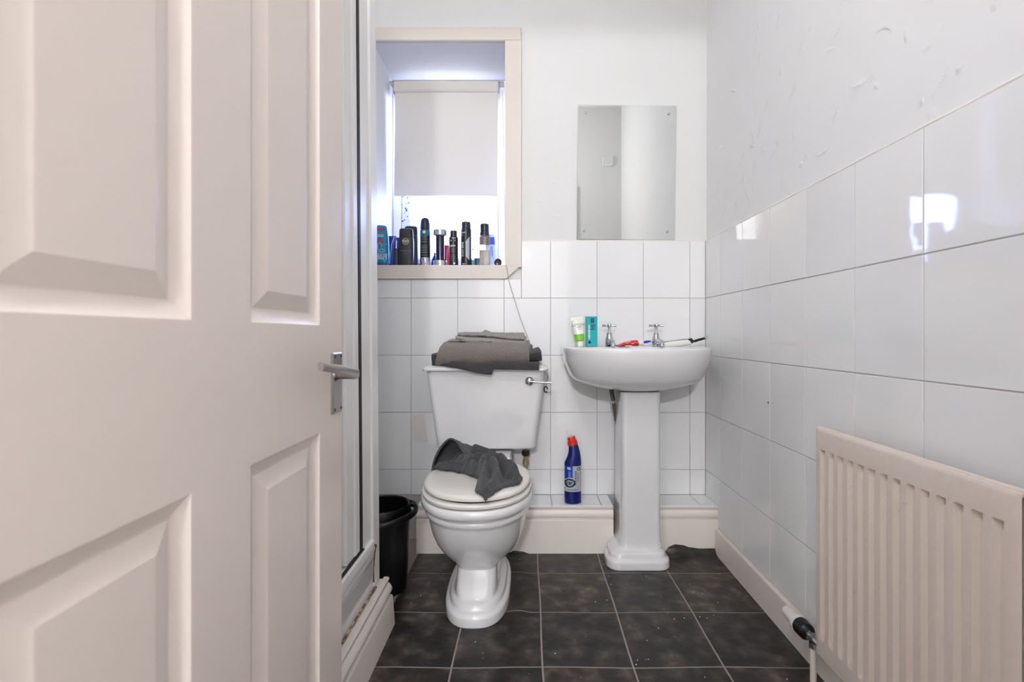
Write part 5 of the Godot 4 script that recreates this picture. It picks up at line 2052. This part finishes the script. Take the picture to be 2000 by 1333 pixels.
	writing("BLACK", 0.0105, M.print_white, o, Vector3(-0.0125, 0.060, 0.0200), Vector3(0, -30, 90), true)
	small_print(o, Vector3(-0.006, 0.012, 0.0224), 0.016, 0.005, M.print_grey)
	# clear little bottle and dark teal pot
	o = bottle("travel_bottle", "small clear travel bottle with a teal foot right of the white panelled can", "bottle", 923.5, 2.15)
	var clear := paint(Color(0.85, 0.88, 0.95, 0.25), 0.05)
	clear.transparency = BaseMaterial3D.TRANSPARENCY_ALPHA
	round_part("clear_body", [[0.0, 0.034], [0.0098, 0.034], [0.0098, 0.072], [0.008, 0.078], [0.0, 0.079]], clear, o, 20)
	round_part("teal_label", [[0.0, 0.001], [0.0098, 0.001], [0.0102, 0.003], [0.0102, 0.034], [0.0, 0.034]], paint(rgb(90, 160, 170), 0.35), o, 20)
	round_part("cap", [[0.0, 0.079], [0.0058, 0.079], [0.0058, 0.087], [0.0, 0.088]], M.print_white, o, 16)
	o = bottle("cream_pot", "small dark teal pot behind the perfume bottle's left edge", "pot", 933, 2.17)
	round_part("pot", [[0.0, 0.0], [0.0165, 0.0], [0.0175, 0.002], [0.0175, 0.03], [0.0, 0.03]], paint(rgb(30, 84, 96), 0.35), o)
	round_part("lid", [[0.0, 0.03], [0.018, 0.03], [0.018, 0.044], [0.0165, 0.046], [0.0, 0.046]], paint(rgb(40, 60, 84), 0.35), o)
	# perfume bottle
	o = bottle("perfume_bottle", "clear square perfume bottle holding amber liquid under a black cap", "bottle", 946.5, d)
	var pg := paint(Color(0.92, 0.93, 0.96, 0.14), 0.02)
	pg.transparency = BaseMaterial3D.TRANSPARENCY_ALPHA
	b = MB.new()
	b.box(Vector3(0, 0.069, 0), Vector3(0.0505, 0.138, 0.034), 0.003)
	part("glass", b, pg, o)
	var amber := paint(Color(0.42, 0.36, 0.24), 0.1)
	b = MB.new()
	b.box(Vector3(0, 0.0405, 0), Vector3(0.0445, 0.068, 0.028), 0.003)
	part("amber_liquid", b, amber, o)
	b = MB.new()
	b.box(Vector3(0.001, 0.114, 0.0172), Vector3(0.043, 0.036, 0.0008), 0.0002)
	part("dark_label", b, paint(rgb(40, 38, 48), 0.4), o)
	for k in 5:
		small_print(o, Vector3(0.003, 0.1275 - 0.0066 * k, 0.0177), 0.014 - 0.003 * (k % 2), 0.003, M.print_tan)
	b = MB.new()
	b.tube([Vector3(0, 0.138, 0), Vector3(0.001, 0.09, 0.002), Vector3(0.004, 0.04, 0.0145), Vector3(0.006, 0.012, 0.0145)], 0.0014, 6)
	part("dip_tube", b, M.print_white, o)
	round_part("collar", [[0.0, 0.138], [0.0215, 0.138], [0.0215, 0.152], [0.0205, 0.153], [0.0, 0.153]], paint(rgb(58, 44, 52), 0.3, 0.4), o)
	round_part("cap", [[0.0, 0.153], [0.0195, 0.153], [0.02, 0.155], [0.02, 0.186], [0.0185, 0.19], [0.0, 0.191]], paint(rgb(30, 30, 50), 0.25), o)
	# pale blue tube behind the perfume
	o = bottle("hand_cream_tube", "pale blue and white tube leaning behind the perfume bottle", "tube", 960.5, 2.19)
	o.rotation_degrees.z = 4
	flat_bottle("tube_body", [[0.022, 0.0185, 0.017], [0.026, 0.0205, 0.019], [0.08, 0.0215, 0.014], [0.15, 0.022, 0.003], [0.158, 0.022, 0.0015]], paint(rgb(196, 206, 232), 0.3), o, 2.1)
	round_part("cap", [[0.0, 0.0], [0.017, 0.0], [0.018, 0.022], [0.0, 0.022]], M.print_white, o)
	b = MB.new()
	b.loft([oval(0.0, 0.11, 0.0, 0.0222, 0.0098, 0.0098, 2.1, 28), oval(0.0, 0.13, 0.0, 0.0224, 0.0068, 0.0068, 2.1, 28), oval(0.0, 0.145, 0.0, 0.0224, 0.0042, 0.0042, 2.1, 28)], false, false)
	part("blue_band", b, paint(rgb(60, 84, 190), 0.3), o)
	small_print(o, Vector3(0.008, 0.066, 0.0150), 0.006, 0.07, M.print_blue)
	# round black cap at the end
	o = bottle("round_jar", "small round black jar lying at the right end of the window sill", "jar", 972, 2.115)
	b = MB.new()
	b.lathe(Vector3(0, 0.0165, -0.012), [[0.0, 0.0], [0.0145, 0.0], [0.0165, 0.002], [0.0165, 0.016], [0.0145, 0.022], [0.009, 0.0235], [0.008, 0.021], [0.0, 0.021]], 28, Vector3(0.1, 0.25, 1.0))
	part("jar_lid", b, paint(rgb(34, 30, 40), 0.2), o)
	b = MB.new()
	b.box(Vector3(0.021, 0.003, 0.0), Vector3(0.014, 0.006, 0.012), 0.002)
	part("clip", b, M.black, o)
	# pink bottle glimpsed low behind the shower gels
	o = bottle("pink_bottle", "pink bottle barely seen between the shower gel and the tall can", "bottle", 817.5, 2.22)
	round_part("bottle_body", [[0.0, 0.0], [0.0115, 0.0], [0.012, 0.002], [0.012, 0.022], [0.007, 0.03], [0.0, 0.031]], paint(rgb(190, 90, 170), 0.3), o, 18)


func small_details() -> void:
	# flakes of plaster on the floor
	var b := MB.new()
	var r := RandomNumberGenerator.new()
	r.seed = 19
	for k in 60:
		var x := r.randf_range(-0.38, 0.74)
		var z := -r.randf_range(0.95, 1.9)
		if k < 22:
			x = r.randf_range(0.2, 0.6)
			z = -r.randf_range(1.1, 1.75)
		if (absf(x + 0.163) < 0.13 and z < -1.4) or (absf(x - 0.42) < 0.14 and z < -1.75):
			continue
		var s := r.randf_range(0.0008, 0.0022) * (1.8 if r.randf() < 0.08 else 1.0)
		b.lathe(Vector3(x, 0.0, z), [[0.0, 0.0], [s, 0.0], [s * 0.7, s * 0.7], [0.0, s]], 5)
	var o := put("plaster_crumbs", b.mesh(20.0), M.print_white, self)
	o.set_meta("kind", "stuff")
	tag(o, "tiny white plaster crumbs scattered on the dark floor", "crumbs")
	# cleaner's patch of filler on the tiles left of the cistern, a drill hole in the right wall's tiles
	b = MB.new()
	var h := P(1500.5, 787, SIDE * F / (1500.5 - VX))
	b.lathe(Vector3(SIDE - 0.0002, h.y, h.z), [[0.0, 0.0], [0.0032, 0.0], [0.0028, 0.0008], [0.0, 0.0008]], 12, Vector3.LEFT)
	part("drill_hole", b, M.gasket, get_node("wall_right"))
	b = MB.new()
	var pts := []
	for p in [[803, 812], [828, 810], [832, 838], [836, 862], [820, 866], [806, 858]]:
		pts.push_back(P(p[0], p[1], 2.066))
	b.extrude(pts, Vector3(0, 0, 0.0011))
	part("filler_patch", b, M.filler, get_node("wall_back"))
	# pale box fixed on the doorway wall, seen only in the mirror
	o = MeshInstance3D.new()
	b = MB.new()
	b.box(Vector3.ZERO, Vector3(0.085, 0.085, 0.012), 0.003)
	o.name = numbered("vent_cover")
	o.mesh = b.mesh()
	o.material_override = M.plastic_white
	add_child(o)
	o.position = Vector3(0.66, 2.3, -0.1765)
	tag(o, "small white box on the doorway wall, seen in the mirror", "vent cover")
